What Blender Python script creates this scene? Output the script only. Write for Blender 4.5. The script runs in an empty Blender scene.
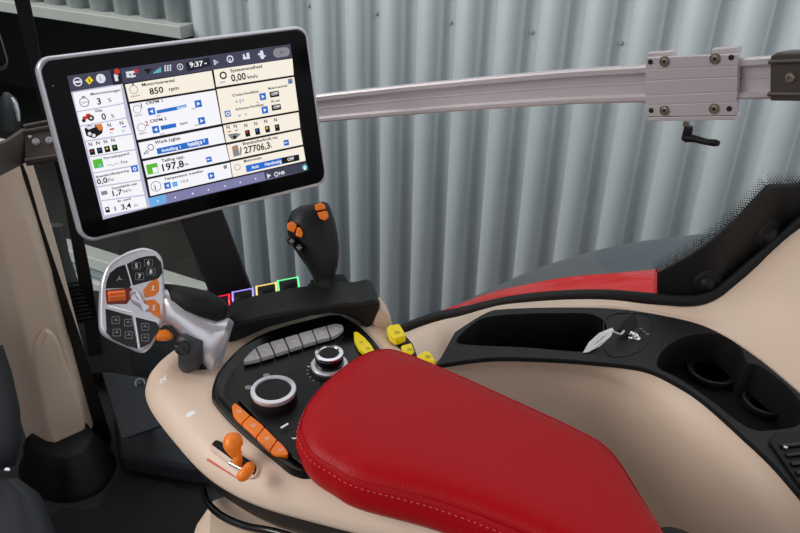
import bpy, bmesh, math, random
from mathutils import Vector as V, Matrix
from mathutils.bvhtree import BVHTree
random.seed(4)
scn = bpy.context.scene
COL = scn.collection

# ------------------------------------------------------------------ camera
F = 740.0
PITCH = math.radians(29.4)
ROLL = math.radians(1.0)
CAM = V((0, 0, 1.15))
fwd = V((0, math.cos(PITCH), -math.sin(PITCH)))
r0 = V((1, 0, 0)); u0 = V((0, math.sin(PITCH), math.cos(PITCH)))
right = r0*math.cos(ROLL) + u0*math.sin(ROLL)
up = u0*math.cos(ROLL) - r0*math.sin(ROLL)
ZUP = V((0, 0, 1))
cd = bpy.data.cameras.new('camera'); cam = bpy.data.objects.new('camera', cd); COL.objects.link(cam)
M = Matrix((right, up, -fwd)).transposed().to_4x4(); M.translation = CAM
cam.matrix_world = M
cd.sensor_width = 36; cd.lens = 36*F/800; cd.clip_start = .02; cd.clip_end = 200
scn.camera = cam

def ray(x, y): return fwd + right*((x-400)/F) - up*((y-266.5)/F)
def at(x, y, d): return CAM + ray(x, y)*d
def onz(x, y, z):
    r = ray(x, y); return CAM + r*((z-CAM.z)/r.z)
class Plane:
    def __init__(s, p0, n): s.p0 = V(p0); s.n = V(n).normalized()
    def pt(s, x, y, off=0.0):
        r = ray(x, y); t = (s.p0-CAM).dot(s.n)/r.dot(s.n)
        return CAM + r*t + s.n*off
    def pts(s, lst, off=0.0): return [s.pt(x, y, off) for x, y in lst]
    def depth(s, x, y): return (s.pt(x, y)-CAM).dot(fwd)
def Z(x0, y0, sc):
    return lambda *p: [(x0+a/sc, y0+b/sc) for a, b in p]

# ------------------------------------------------------------------ materials
MATS = {}
def mat(name, col, rough=.5, metal=0, bump=0, bscale=200, emis=None, estr=0, var=0, vscale=6, spec=.5, coat=0):
    m = bpy.data.materials.new(name); m.use_nodes = True
    nt = m.node_tree; b = nt.nodes['Principled BSDF']
    b.inputs['Base Color'].default_value = (*col, 1); b.inputs['Roughness'].default_value = rough
    b.inputs['Metallic'].default_value = metal
    b.inputs['Specular IOR Level'].default_value = spec
    b.inputs['Coat Weight'].default_value = coat
    tc = nt.nodes.new('ShaderNodeTexCoord')
    if bump:
        n = nt.nodes.new('ShaderNodeTexNoise'); n.inputs['Scale'].default_value = bscale; n.inputs['Detail'].default_value = 3
        bp = nt.nodes.new('ShaderNodeBump'); bp.inputs['Strength'].default_value = bump; bp.inputs['Distance'].default_value = .002
        nt.links.new(tc.outputs['Object'], n.inputs['Vector'])
        nt.links.new(n.outputs['Fac'], bp.inputs['Height']); nt.links.new(bp.outputs['Normal'], b.inputs['Normal'])
    if var:
        n = nt.nodes.new('ShaderNodeTexNoise'); n.inputs['Scale'].default_value = vscale; n.inputs['Detail'].default_value = 5
        mx = nt.nodes.new('ShaderNodeMix'); mx.data_type = 'RGBA'
        mx.inputs['A'].default_value = (*[c*(1-var) for c in col], 1); mx.inputs['B'].default_value = (*[min(1, c*(1+var)) for c in col], 1)
        nt.links.new(tc.outputs['Object'], n.inputs['Vector'])
        nt.links.new(n.outputs['Fac'], mx.inputs['Factor']); nt.links.new(mx.outputs['Result'], b.inputs['Base Color'])
    if emis:
        b.inputs['Emission Color'].default_value = (*emis, 1); b.inputs['Emission Strength'].default_value = estr
    MATS[name] = m; return m
def srgb(r, g, b):
    f = lambda c: (c/255/12.92 if c <= 10 else ((c/255+.055)/1.055)**2.4)
    return (f(r), f(g), f(b))
mat('beige_plastic', srgb(226, 201, 180), .45, bump=.12, bscale=900, var=.03)
mat('red_leather', srgb(172, 1, 14), .45, spec=.2, bump=.25, bscale=420, var=.05, vscale=12)
mat('red_stitch', srgb(214, 70, 74), .7)
mat('black_plastic', srgb(22, 22, 24), .48, spec=.3, bump=.1, bscale=1200)
mat('black_soft', srgb(20, 20, 21), .6, spec=.3, bump=.2, bscale=1500)
mat('black_gloss', srgb(12, 12, 13), .2, spec=.35)
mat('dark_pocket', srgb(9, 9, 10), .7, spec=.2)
mat('dark_floor', srgb(38, 41, 46), .6, bump=.2, bscale=300, var=.2)
mat('rubber_mat', srgb(22, 23, 25), .85, bump=.4, bscale=500)
mat('silver_satin', srgb(222, 220, 228), .28, .5)
mat('silver_button', srgb(190, 186, 188), .45, .1)
mat('chrome', srgb(225, 225, 228), .15, 1)
mat('aluminium', srgb(218, 208, 211), .38, .4, bump=.05, bscale=300)
mat('steel_bolt', srgb(160, 146, 132), .35, .7)
mat('bronze_grey', srgb(92, 84, 80), .4, .5)
mat('orange_plastic', srgb(252, 130, 14), .38)
mat('orange_clear', srgb(245, 105, 12), .12, coat=.6)
mat('red_dark', srgb(120, 20, 8), .4)
mat('yellow_plastic', srgb(252, 225, 10), .4)
mat('white_print', srgb(245, 245, 245), .6)
mat('grey_print', srgb(150, 152, 156), .6)
mat('ink', srgb(18, 18, 18), .6)
mat('red_print', srgb(214, 98, 82), .6)
mat('wall_paint', srgb(172, 178, 181), .5, .0, var=.05, vscale=1.5)
mat('pale_trim', srgb(172, 174, 168), .6, var=.06)
mat('grey_trim', srgb(112, 122, 128), .6, var=.06)
mat('dark_room', srgb(30, 32, 30), .9, var=.3, vscale=2)
mat('asphalt', srgb(52, 58, 66), .9, var=.25, vscale=8, bump=.3, bscale=80)
mat('fender_red', srgb(245, 16, 20), .2, coat=.25, spec=.3)
mat('fender_grey', srgb(88, 94, 100), .5, var=.08)
mat('screen_glass', srgb(5, 5, 7), .12, spec=.12)
mat('frit', srgb(8, 8, 9), .5)
mat('paper', srgb(222, 222, 226), .6, var=.04, vscale=60)
mat('dark_machine', srgb(52, 54, 58), .5)
for n, c, s in (('scr_white', (250, 250, 255), .95), ('scr_cream', (252, 243, 228), .95), ('scr_lav', (206, 204, 232), .8), ('scr_bar', (66, 66, 88), .9),
             ('scr_key', (132, 132, 176), .9), ('scr_blue', (36, 110, 205), .95), ('scr_lblue', (110, 175, 235), .95), ('scr_ink', (14, 14, 16), .5), ('scr_grey', (140, 140, 148), .9),
             ('scr_green', (95, 190, 50), .9), ('scr_red', (200, 50, 40), .9), ('scr_yellow', (245, 220, 30), .95), ('scr_orange', (225, 130, 60), .9),
             ('scr_teal', (110, 200, 200), .95), ('scr_navy', (22, 24, 40), .8), ('scr_pale', (226, 226, 236), .95)):
    mat(n, (.01, .01, .01), .3, emis=srgb(*c), estr=s, spec=.2)
for n, c in (('led_red', (255, 30, 60)), ('led_violet', (175, 150, 255)), ('led_yellow', (255, 220, 120)), ('led_green', (110, 255, 160))):
    mat(n, (.02, .02, .02), .3, emis=srgb(*c), estr=1.1)
def glassmat():
    m = bpy.data.materials.new('cab_glass'); m.use_nodes = True; nt = m.node_tree
    nt.nodes.remove(nt.nodes['Principled BSDF']); out = nt.nodes['Material Output']
    t = nt.nodes.new('ShaderNodeBsdfTransparent'); t.inputs[0].default_value = (.90, .94, .93, 1)
    g = nt.nodes.new('ShaderNodeBsdfGlossy'); g.inputs['Roughness'].default_value = .0
    lw = nt.nodes.new('ShaderNodeFresnel'); lw.inputs['IOR'].default_value = 1.35
    mx = nt.nodes.new('ShaderNodeMixShader')
    nt.links.new(lw.outputs[0], mx.inputs[0]); nt.links.new(t.outputs[0], mx.inputs[1]); nt.links.new(g.outputs[0], mx.inputs[2])
    nt.links.new(mx.outputs[0], out.inputs[0]); MATS['cab_glass'] = m
glassmat()

# ------------------------------------------------------------------ object bookkeeping
def tag(o, label, cat, group=None):
    o['label'] = label; o['category'] = cat
    if group: o['group'] = group
    return o
def thing(name, label, cat, loc, group=None):
    o = bpy.data.objects.new(name, None); COL.objects.link(o); o.empty_display_size = .02
    o.location = loc; return tag(o, label, cat, group)
def origin(o):
    p = V((0, 0, 0))
    while o is not None:
        p += o.location; o = o.parent
    return p

# ------------------------------------------------------------------ mesh builder (world coordinates)
def catmull(pts, n=6, closed=True):
    out = []; k = len(pts); pts = [V(p) for p in pts]
    rng = range(k) if closed else range(k-1)
    for i in rng:
        if closed: a, b, c, d = pts[i-1], pts[i], pts[(i+1) % k], pts[(i+2) % k]
        else: a, b, c, d = pts[max(i-1, 0)], pts[i], pts[i+1], pts[min(i+2, k-1)]
        for j in range(n):
            t = j/n
            out.append(.5*((2*b)+(c-a)*t+(2*a-5*b+4*c-d)*t*t+(3*b-a-3*c+d)*t**3))
    if not closed: out.append(pts[-1])
    return out
def inset(pts, amt, n=ZUP):
    """offset a closed loop inwards in the plane with normal n"""
    k = len(pts); area = V((0, 0, 0))
    for i in range(k): area += pts[i].cross(pts[(i+1) % k])
    s = 1 if area.dot(n) > 0 else -1
    out = []
    for i in range(k):
        t = (pts[(i+1) % k]-pts[i-1]); t -= n*t.dot(n)
        if t.length < 1e-9: out.append(pts[i].copy()); continue
        t.normalize(); out.append(pts[i] + n.cross(t)*(s*amt))
    return out
class MB:
    def __init__(s): s.bm = bmesh.new(); s.mats = []
    def mi(s, m):
        if m not in s.mats: s.mats.append(m)
        return s.mats.index(m)
    def face(s, vs, m):
        try:
            f = s.bm.faces.new(vs); f.material_index = s.mi(m); return f
        except ValueError: return None
    def flat(s, pts, m): return s.face([s.bm.verts.new(p) for p in pts], m)
    def prism(s, pts, vec, m, m2=None):
        vec = V(vec); a = [s.bm.verts.new(p) for p in pts]; b = [s.bm.verts.new(V(p)+vec) for p in pts]; k = len(a)
        s.face(a, m); s.face(b[::-1], m2 or m)
        for i in range(k): s.face([a[i], b[i], b[(i+1) % k], a[(i+1) % k]], m2 or m)
        return s
    def loft(s, rings, m, cap0=True, cap1=True, closed=True):
        R = [[s.bm.verts.new(p) for p in r] for r in rings]; k = len(R[0])
        for i in range(len(R)-1):
            for j in range(k if closed else k-1):
                s.face([R[i][j], R[i][(j+1) % k], R[i+1][(j+1) % k], R[i+1][j]], m)
        if cap0: s.face(R[0][::-1], m)
        if cap1: s.face(R[-1], m)
        return s
    def dome(s, pts, prof, m, n=ZUP):
        """rings of one loop: prof = [(inset, height along n), ...]"""
        return s.loft([[p+n*h for p in inset(pts, i, n)] for i, h in prof], m)
    def lathe(s, c, ax, prof, m, seg=40):
        ax = V(ax).normalized(); a = ax.orthogonal().normalized(); b = ax.cross(a)
        return s.loft([[c+ax*h+(a*math.cos(2*math.pi*j/seg)+b*math.sin(2*math.pi*j/seg))*max(r, 1e-5) for j in range(seg)] for r, h in prof], m)
    def tube(s, path, rad, m, seg=10, flat=1.0, upv=None):
        path = [V(p) for p in path]; rings = []; prev = None
        for i, p in enumerate(path):
            t = (path[min(i+1, len(path)-1)]-path[max(i-1, 0)]).normalized()
            if upv is not None: a = (V(upv)-t*t.dot(V(upv))).normalized()
            else:
                a = t.orthogonal().normalized() if prev is None else (prev-t*t.dot(prev)).normalized()
            prev = a; b = t.cross(a); r = rad[i] if isinstance(rad, (list, tuple)) else rad
            rings.append([p+(a*math.cos(2*math.pi*j/seg)*flat+b*math.sin(2*math.pi*j/seg))*r for j in range(seg)])
        return s.loft(rings, m)
    def box(s, c, ax, ay, az, m):
        """ax, ay, az = half-extent vectors"""
        p = [c-ax-ay-az, c+ax-ay-az, c+ax+ay-az, c-ax+ay-az]
        return s.prism(p, az*2, m)
    def text(s, txt, p, u, w, h, m, width=None, align='L', lift=None):
        cu = bpy.data.curves.new('t', 'FONT'); cu.body = txt; cu.size = h/.7; cu.resolution_u = 2; cu.offset = .022*cu.size
        o = bpy.data.objects.new('t', cu); me = bpy.data.meshes.new_from_object(o)
        if len(me.vertices):
            xs = [v.co.x for v in me.vertices]; x0, x1 = min(xs), max(xs)
            k = width/(x1-x0) if width else 1
            sh = {'L': 0, 'C': -.5*(x1-x0)*k}[align]
            vs = [s.bm.verts.new(p + u*((v.co.x-x0)*k+sh) + w*v.co.y) for v in me.vertices]
            for f in me.polygons: s.face([vs[i] for i in f.vertices], m)
        bpy.data.objects.remove(o); bpy.data.curves.remove(cu); bpy.data.meshes.remove(me)
        return s
    def build(s, name, parent=None, bevel=0, seg=2, smooth=40, sub=0, org=None, solid=0, recalc=True):
        if recalc: bmesh.ops.recalc_face_normals(s.bm, faces=s.bm.faces)
        me = bpy.data.meshes.new(name)
        if parent is not None: o_ = origin(parent)
        else:
            if org is None:
                vs = s.bm.verts; n = max(len(vs), 1); cx = sum((v.co for v in vs), V((0, 0, 0)))/n
                org = V((cx.x, cx.y, min(v.co.z for v in vs)))
            o_ = V(org)
        bmesh.ops.translate(s.bm, verts=s.bm.verts, vec=-o_)
        s.bm.to_mesh(me); s.bm.free()
        for m in s.mats: me.materials.append(MATS[m])
        o = bpy.data.objects.new(name, me); COL.objects.link(o)
        if parent is not None: o.parent = parent
        else: o.location = o_
        if smooth:
            for p in me.polygons: p.use_smooth = True
            me.set_sharp_from_angle(angle=math.radians(smooth))
        if solid:
            md = o.modifiers.new('thickness', 'SOLIDIFY'); md.thickness = solid; md.offset = -1
        if bevel:
            md = o.modifiers.new('bevel', 'BEVEL'); md.width = bevel; md.segments = seg; md.limit_method = 'ANGLE'; md.angle_limit = math.radians(35); md.harden_normals = True
        if sub:
            md = o.modifiers.new('sub', 'SUBSURF'); md.levels = sub; md.render_levels = sub
        return o
def struct(o, label=None):
    o['kind'] = 'structure'
    if label: o['label'] = label
    return o
def rrect(pl_u, pl_v, c, hw, hh, r, n=6):
    out = []
    for cx, cy, a0 in ((1, 1, 0), (-1, 1, 90), (-1, -1, 180), (1, -1, 270)):
        for i in range(n+1):
            a = math.radians(a0+90*i/n)
            out.append(c+pl_u*(cx*(hw-r)+r*math.cos(a))+pl_v*(cy*(hh-r)+r*math.sin(a)))
    return out

# ================================================================== OUTSIDE
YW = math.radians(62.9)
dr = V((math.sin(YW), -math.cos(YW), 0))           # along the facade, to the right
wn = V((math.cos(YW), math.sin(YW), 0))            # away from the camera
WALL = Plane(CAM+wn*3.0, -wn)
def wpt(s, z, off=0): return V((CAM.x, CAM.y, 0)) + wn*(3.0-off) + dr*s + ZUP*z
def ws(x, y): p = WALL.pt(x, y)-CAM; return p.dot(dr)
def wz(x, y): return WALL.pt(x, y).z
s0, s5 = ws(305, 6.5), ws(722, 45)
pitch = (s5-s0)/10
s_j = ws(188, 36)
z_lin = wz(188, 37)
z_sill = wz(125, 258)
z_gr = z_sill-.28
def corrug(sa, sb, za, zb):
    mb = MB(); prof = []
    k0 = math.floor((sa-s0)/pitch)-1
    s = s0+k0*pitch
    pts = []
    while s < sb+pitch:
        for f, o in ((-.22, -.042), (.14, -.042), (.22, 0), (.70, 0)):
            pts.append((s+f*pitch, o))
        s += pitch
    pts = [(max(sa, min(sb, a)), o) for a, o in pts]
    q = [pts[0]]
    for p in pts[1:]:
        if p[0]-q[-1][0] > 1e-6: q.append(p)
    lo = [wpt(a, za, o) for a, o in q]; hi = [wpt(a, zb, o) for a, o in q]
    mb.loft([lo, hi], 'wall_paint', False, False, closed=False)
    return mb
mb = corrug(s_j, s5+2.2, z_gr-.3, z_lin+1.6)
b2 = corrug(s_j-7, s_j, z_lin+.05, z_lin+1.6)
tmp = bpy.data.meshes.new('t'); b2.bm.to_mesh(tmp); mb.bm.from_mesh(tmp); bpy.data.meshes.remove(tmp); b2.bm.free()
wall = struct(mb.build('wall_back', solid=.004, smooth=8, recalc=True), 'pale grey corrugated steel facade outside the cab')
for i in range(-1, 7):
    for dz in (0,):
        s = s0+2*pitch*i
        p = wpt(s-.03*pitch, WALL.pt(305, 6.5).z, -.042)
        if s < s_j+.1: continue
        MB().lathe(p, -wn, [(.014, 0), (.014, .003), (.008, .004), (.008, .010), (0, .011)], 'silver_button', 10).build('screw', wall)
mb = MB(); mb.box(wpt(s_j-3.5, z_lin+.035, .0), dr*3.52, wn*.07, ZUP*.032, 'pale_trim')
struct(mb.build('trim_1', bevel=.006), 'pale lintel over the dark opening in the facade')
mb = MB(); mb.box(wpt(s_j-3.5, z_sill, .10), dr*3.5, wn*.06, ZUP*.045, 'pale_trim')
struct(mb.build('trim_2', bevel=.008), 'pale upper threshold strip of the opening')
mb = MB(); mb.box(wpt(s_j-3.5, z_sill-.125, .17), dr*3.5, wn*.06, ZUP*.035, 'pale_trim')
mb.box(wpt(s_j-3.5, z_sill-.07, .14), dr*3.5, wn*.06, ZUP*.018, 'grey_trim')
struct(mb.build('trim_3', bevel=.008), 'lower threshold strip of the opening')
# dark shed interior behind the opening
mb = MB()
A = [wpt(s_j-7, z_gr, -.1), wpt(s_j+.2, z_gr, -.1), wpt(s_j+.2, z_gr, -3), wpt(s_j-7, z_gr, -3)]
B = [V((p.x, p.y, z_lin+.15)) for p in A]
for i in (1, 2, 3): mb.flat([A[i], A[(i+1) % 4], B[(i+1) % 4], B[i]], 'dark_room')
mb.flat(A, 'dark_room'); mb.flat(B, 'dark_room')
struct(mb.build('wall_shed', smooth=0, recalc=False), 'dark interior of the shed behind the opening')
mb = MB(); mb.prism([V((-9, 0, z_gr-.25)), V((9, 0, z_gr-.25)), V((9, 8, z_gr-.25)), V((-9, 8, z_gr-.25))], -ZUP*.05, 'asphalt')
struct(mb.build('floor_yard'), 'dark asphalt yard outside')
# ---- rear fender outside the glass
fen = thing('rear_fender', 'curved rear fender with red inner panel and grey outer flare beyond the glass', 'fender', at(620, 300, 1.2)-ZUP*.05)
rr = [[(420, 345, 1.22), (500, 330, 1.13), (570, 318, 1.07), (660, 318, 1.02), (760, 318, .98), (860, 318, .95)],
      [(440, 321, 1.28), (490, 303, 1.20), (560, 290, 1.14), (660, 280, 1.08), (760, 276, 1.04), (860, 280, 1.0)],
      [(440, 312, 1.33), (490, 294, 1.25), (560, 279, 1.19), (660, 271, 1.13), (760, 268, 1.08), (860, 270, 1.05)]]
rr = [[(x, y, d+.13) for x, y, d in r] for r in rr]
rows = [catmull([at(*p) for p in r], 6, False) for r in rr]
# wavy relief standing in for streaks of reflection on the red panel
rowsr = []
for k in range(13):
    t = k/12*2; i = min(int(t), 1); f = t-i; row = []
    for j, (a, b) in enumerate(zip(rows[i], rows[i+1])):
        p = a.lerp(b, f); q = .5+.5*math.sin(3.0*k+0.9*math.sin(j*.25)*2)
        row.append(p+ZUP*(.006*q))
    rowsr.append(row)
mb = MB(); mb.loft(rowsr, 'fender_red', False, False, closed=False)
mb.build('red_panel', fen, solid=.006, smooth=60)
gg = [rr[2], [(440, 315, 1.52), (490, 292, 1.45), (530, 276, 1.43), (590, 262, 1.42), (670, 250, 1.38), (760, 246, 1.34), (860, 246, 1.3)],
      [(440, 314, 1.58), (490, 290, 1.58), (540, 268, 1.58), (610, 247, 1.58), (675, 237, 1.56), (760, 229, 1.5), (860, 225, 1.45)],
      [(440, 330, 1.64), (490, 306, 1.64), (540, 284, 1.64), (610, 263, 1.64), (675, 253, 1.62), (760, 245, 1.56), (860, 240, 1.5)]]
gr = []
for r in gg:
    c = catmull([at(*p) for p in r], 12, False); n = 30
    gr.append([c[round(i*(len(c)-1)/n)] for i in range(n+1)])
cols = [catmull([gr[k][i] for k in range(4)], 6, False) for i in range(31)]
mb = MB(); mb.loft([[cols[i][k] for i in range(31)] for k in range(len(cols[0]))], 'fender_grey', False, False, closed=False)
mb.build('grey_flare', fen, solid=.008, smooth=60)

# ================================================================== CAB SHELL
FLOOR_Z = 0.0
# floor + low front bulkhead
f_far = [onz(x, y, FLOOR_Z) for x, y in ((-120, 352), (60, 368), (215, 384), (330, 398))]
mb = MB(); pts = [V((-1.9, .1, 0)), V((.9, .1, 0)), V((.9, 1.0, 0))] + f_far[::-1]
mb.prism(pts, -ZUP*.04, 'dark_floor')
struct(mb.build('floor', bevel=.003), 'dark grey cab floor')
mb = MB(); o_ = V((.03, .06, 0))
mb.loft([[p for p in f_far], [p+ZUP*.05-o_ for p in f_far], [p+ZUP*.17 for p in f_far], [p+ZUP*.2+o_ for p in f_far], [p+o_*2 for p in f_far]], 'dark_floor', False, False, closed=False)
struct(mb.build('wall_front', smooth=50), 'low dark bulkhead under the front glass')

mb = MB(); mb.box(V((-.325, -.15, 2.0)), V((1.325, 0, 0)), V((0, 1.05, 0)), ZUP*.03, 'beige_plastic')  # out-of-view roof, added to dim the ambient and cut the sun
struct(mb.build('ceiling_shade', bevel=.02), 'unseen beige cab roof, sized to shade the interior')
mb = MB(); mb.box(V((-1.32, 1.25, .62)), V((.05, 0, 0)), V((0, .8, 0)), ZUP*.62, 'dark_machine')  # out-of-view box, added to keep the sun off pillar and floor
struct(mb.build('wall_left_shade', bevel=.03), 'unseen dark box added at front left to shade the pillar and floor')
# ---- sill curve along the side window and the side console
ZS = CAM.z-.57
def sill(x, y):
    drop = .57 + (max(0, (620-x))/240)**1.3*.20
    return onz(x, y, CAM.z-drop)
sill_px = [(215, 405), (270, 384), (330, 360), (380, 343), (406, 332), (434, 322), (460, 317), (510, 306), (560, 301), (605, 300.5), (650, 304)]
sill3 = [sill(x, y) for x, y in sill_px] + [at(686, 306.5, 1.055), at(710, 302, 1.045), at(728, 290, 1.04), at(752, 269, 1.03), at(776, 248, 1.02), at(800, 227, 1.0), at(840, 195, .97), at(900, 150, .93)]
# ---- window glass: ruled from sill up past the rail
rail_px = [(x, y, d*.9) for x, y, d in ((30, 148, 1.20), (95, 137, 1.25), (200, 122, 1.26), (318, 108.5, 1.19), (433, 97.5, 1.085), (560, 87.5, .975), (645, 83.5, .905), (700, 80.5, .85), (765, 77.5, .785), (840, 74, .715))]
def outw(p): q = V((p.x-CAM.x, p.y-CAM.y, 0)); return q.normalized()
lo = [p+outw(p)*.02-ZUP*.03 for p in catmull(sill3, 5, False)]
hi = [p+outw(p)*.03+ZUP*(1.25-p.z*.4) for p in lo]
mb = MB(); mb.loft([lo, [a.lerp(b, .5) for a, b in zip(lo, hi)], hi], 'cab_glass', False, False, closed=False)
glass_bvh = BVHTree.FromBMesh(mb.bm)
struct(mb.build('window_1', smooth=60, recalc=False), 'clear side window pane of the cab')
def on_glass(x, y, off=.003):
    r = ray(x, y); h = glass_bvh.ray_cast(CAM, r.normalized())
    if h[0] is None: return at(x, y, .93)
    n = h[1]; n = n if n.dot(r) < 0 else -n
    return h[0]+n*off
# front pane between the two posts and on to the right jamb of the side window
mb = MB(); fl = [at(-60, 366, 1.62), at(20, 372, 1.66), at(120, 384, 1.70), lo[0]]
fh = [p+outw(p)*.03+ZUP*1.25 for p in fl[:-1]]+[hi[0]]; fm = [a.lerp(b, .5) for a, b in zip(fl, fh)]
mb.loft([fl, fm, fh], 'cab_glass', False, False, closed=False)
struct(mb.build('window_2', smooth=60, recalc=False), 'clear front corner pane of the cab')
# black rubber seal along the sill
mb = MB(); s3 = catmull(sill3, 5, False)
mb.tube([p+ZUP*.006+outw(p)*.006 for p in s3], .0085, 'black_soft', 8)
struct(mb.build('trim_4', smooth=60), 'black rubber seal along the foot of the side window')
# black printed border in the rear corner of the glass, with dotted edge
fr = thing('window_border', 'black printed border with dotted edge in rear corner of the side window', 'window border', on_glass(720, 290))
fup = [(657, 272), (690, 253), (716, 234.5), (735, 218), (752, 200), (767, 184), (800, 183), (850, 182)]
flo = [(657, 305), (685, 309), (700, 309), (715, 304), (730, 294), (755, 272), (778, 252), (802, 232), (850, 196)]
def pw(c, x):
    for (a, b), (e, f) in zip(c, c[1:]):
        if x <= e: return b+(f-b)*(x-a)/(e-a)
    return c[-1][1]
xs = [657+3.4*i for i in range(57)]; FR = []
for k in range(13): FR.append([on_glass(x, pw(fup, x)+(pw(flo, x)-pw(fup, x))*k/12, .004) for x in xs])
mb = MB(); mb.loft(FR, 'frit', False, False, closed=False)
mb.build('black_print', fr, solid=.0012)
mb = MB()
def dots(path, nrow, step, r0_):
    P = [V((x, y, 0)) for x, y in path]; seglen = [(P[i+1]-P[i]).length for i in range(len(P)-1)]
    tot = sum(seglen)
    for k in range(nrow):
        d = (k % 2)*step/2
        while d < tot:
            e = d; i = 0
            while i < len(seglen)-1 and e > seglen[i]: e -= seglen[i]; i += 1
            t = (P[i+1]-P[i]).normalized(); nrm = V((t.y, -t.x, 0)); q = P[i]+t*e+nrm*(1.0+k*step*.62)
            c = on_glass(q.x, q.y, .004); c2 = on_glass(q.x+1, q.y, .004); c3 = on_glass(q.x, q.y+1, .004)
            u = (c2-c).normalized(); w = (c3-c).normalized(); r = r0_*(1-.13*k)
            mb.flat([c+(u*math.cos(a*math.pi/3)+w*math.sin(a*math.pi/3))*r for a in range(6)], 'frit')
            d += step
dots([(657, 305), (657, 272)], 2, 2.6, .0012)
dots([(657, 272), (690, 253), (716, 234.5), (735, 218), (752, 200), (767, 184), (800, 183), (850, 182)], 6, 3.1, .0019)
o = mb.build('dotted_edge', fr, smooth=0, recalc=False); o['kind'] = 'stuff'
mb = MB(); dots([(470, 306), (510, 300), (560, 295), (605, 294), (657, 298)], 2, 2.6, .0010)
o = mb.build('dotted_edge', fr, smooth=0, recalc=False); o['kind'] = 'stuff'
for (x, y, r, lab) in ((770, 236, .022, 'upper round black cap on the black rear window border'), (707, 283, .019, 'lower round black cap on the black rear window border')):
    c = on_glass(x, y, .0042); c2 = on_glass(x+2, y, .0042); c3 = on_glass(x, y+2, .0042); n = (c2-c).cross(c3-c).normalized(); n = n if n.dot(fwd) < 0 else -n
    t = thing('round_cap', lab, 'cap', c)
    MB().lathe(c, n, [(r*1.15, 0), (r*1.15, .002), (r, .003), (r*.95, .005), (r*.6, .006)], 'black_plastic', 32).build('ring', t)
    MB().lathe(c, n, [(r*.62, .006), (r*.5, .010), (r*.25, .0125), (0, .013)], 'black_plastic', 24).build('dome', t)

# ================================================================== SIDE CONSOLE
sc_ = thing('side_console', 'beige and black side console with storage tray under the window', 'console', V((.35, .6, 0)))
near_px = [(395, 372), (437, 365), (446, 363), (490, 357.5), (542, 358), (595, 361.5), (644, 367.7), (678, 383), (705, 401), (740, 432), (772, 462), (800, 494), (850, 552), (900, 620)]
far_px = [(405, 360), (437, 356), (455, 332), (486, 313), (507, 309), (560, 307.5), (616, 309), (665, 316), (709, 328), (753, 355), (800, 394), (860, 450), (920, 520), (960, 580)]
near3 = catmull([onz(x, y, ZS) for x, y in near_px], 6, False)
far3 = catmull([onz(x, y, ZS) for x, y in far_px], 6, False)
# inner beige wall: rim -> shoulder -> crease -> down to floor
def floorrow(row, z, dx): return [V((p.x+dx.x, p.y+dx.y, z)) for p in row]
crease_px = [(395, 378), (437, 372), (470, 371), (520, 370), (570, 375), (610, 384), (650, 404), (680, 424), (705, 446), (740, 480), (772, 509), (800, 533), (850, 578), (900, 640)]
cre3 = catmull([onz(x, y, ZS-.035) for x, y in crease_px], 6, False)
inw = V((-.014, -.014, 0))
mb = MB(); mb.loft([[p-ZUP*.004+V((.004, .006, 0)) for p in near3], [p-ZUP*.001-V((.001, .001, 0)) for p in near3], [a.lerp(b, .18)-ZUP*.0005 for a, b in zip(near3, cre3)], [a.lerp(b, .55)+ZUP*.002 for a, b in zip(near3, cre3)], [a.lerp(b, .85)+ZUP*.002 for a, b in zip(near3, cre3)], cre3,
   [p+V((-.004, -.004, -.012)) for p in cre3], floorrow(cre3, ZS-.12, inw*.6), floorrow(cre3, ZS-.3, inw*.5), floorrow(cre3, 0.01, -inw*2)], 'beige_plastic', False, False, closed=False)
mb.build('inner_panel', sc_, smooth=50)
# far beige ledge between tray and window seal
resamp = lambda c, n: [c[0]]+[(lambda t: c[int(t)].lerp(c[min(int(t)+1, len(c)-1)], t-int(t)))(i*(len(c)-1)/n) for i in range(1, n)]+[c[-1]]
def by_x(c, xs):
    """resample a 3-D curve by its picture column"""
    def px(p): q = p-CAM; return 400+F*q.dot(right)/q.dot(fwd)
    X = [px(p) for p in c]; out = []
    for x in xs:
        i = 0
        while i < len(X)-2 and X[i+1] < x: i += 1
        t = max(0, min(1, (x-X[i])/(X[i+1]-X[i]+1e-9))); out.append(c[i].lerp(c[i+1], t))
    return out
led_px = [(330, 372), (380, 362), (410, 366), (437, 357), (452, 336), (470, 322), (486, 313), (507, 309), (560, 307.5), (616, 309), (665, 316), (709, 328), (753, 355), (800, 394), (860, 450), (920, 520)]
sx = [(330, 0), (370, 1), (400, 2), (422, 3), (440, 4), (460, 5), (485, 6), (510, 7), (560, 8), (612, 9), (660, 10), (705, 11), (745, 12), (800, 13), (840, 14), (880, 15)]
ledn = [onz(x, y, ZS-.001 if x > 450 else ZS-.02) for x, y in led_px]
ledf = by_x(s3, [a for a, _ in sx])
mid = []
for k, (a, b) in enumerate(zip(ledn, ledf)):
    m_ = a.lerp(b, .5); bul = .006 if k < 10 else (-.004 if k < 12 else .012)
    mid.append(m_+ZUP*bul)
rowsl = []
for a, m_, b in zip(ledn, mid, ledf): rowsl.append(catmull([a-ZUP*.02+V((-.002, -.004, 0)), a, m_, b, b-ZUP*.03+V((.01, .02, 0))], 4, False))
sm = [catmull([rowsl[i][k] for i in range(len(rowsl))], 4, False) for k in range(len(rowsl[0]))]
mb = MB(); mb.loft(sm, 'beige_plastic', False, False, closed=False)
mb.build('window_ledge', sc_, smooth=50)
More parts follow.
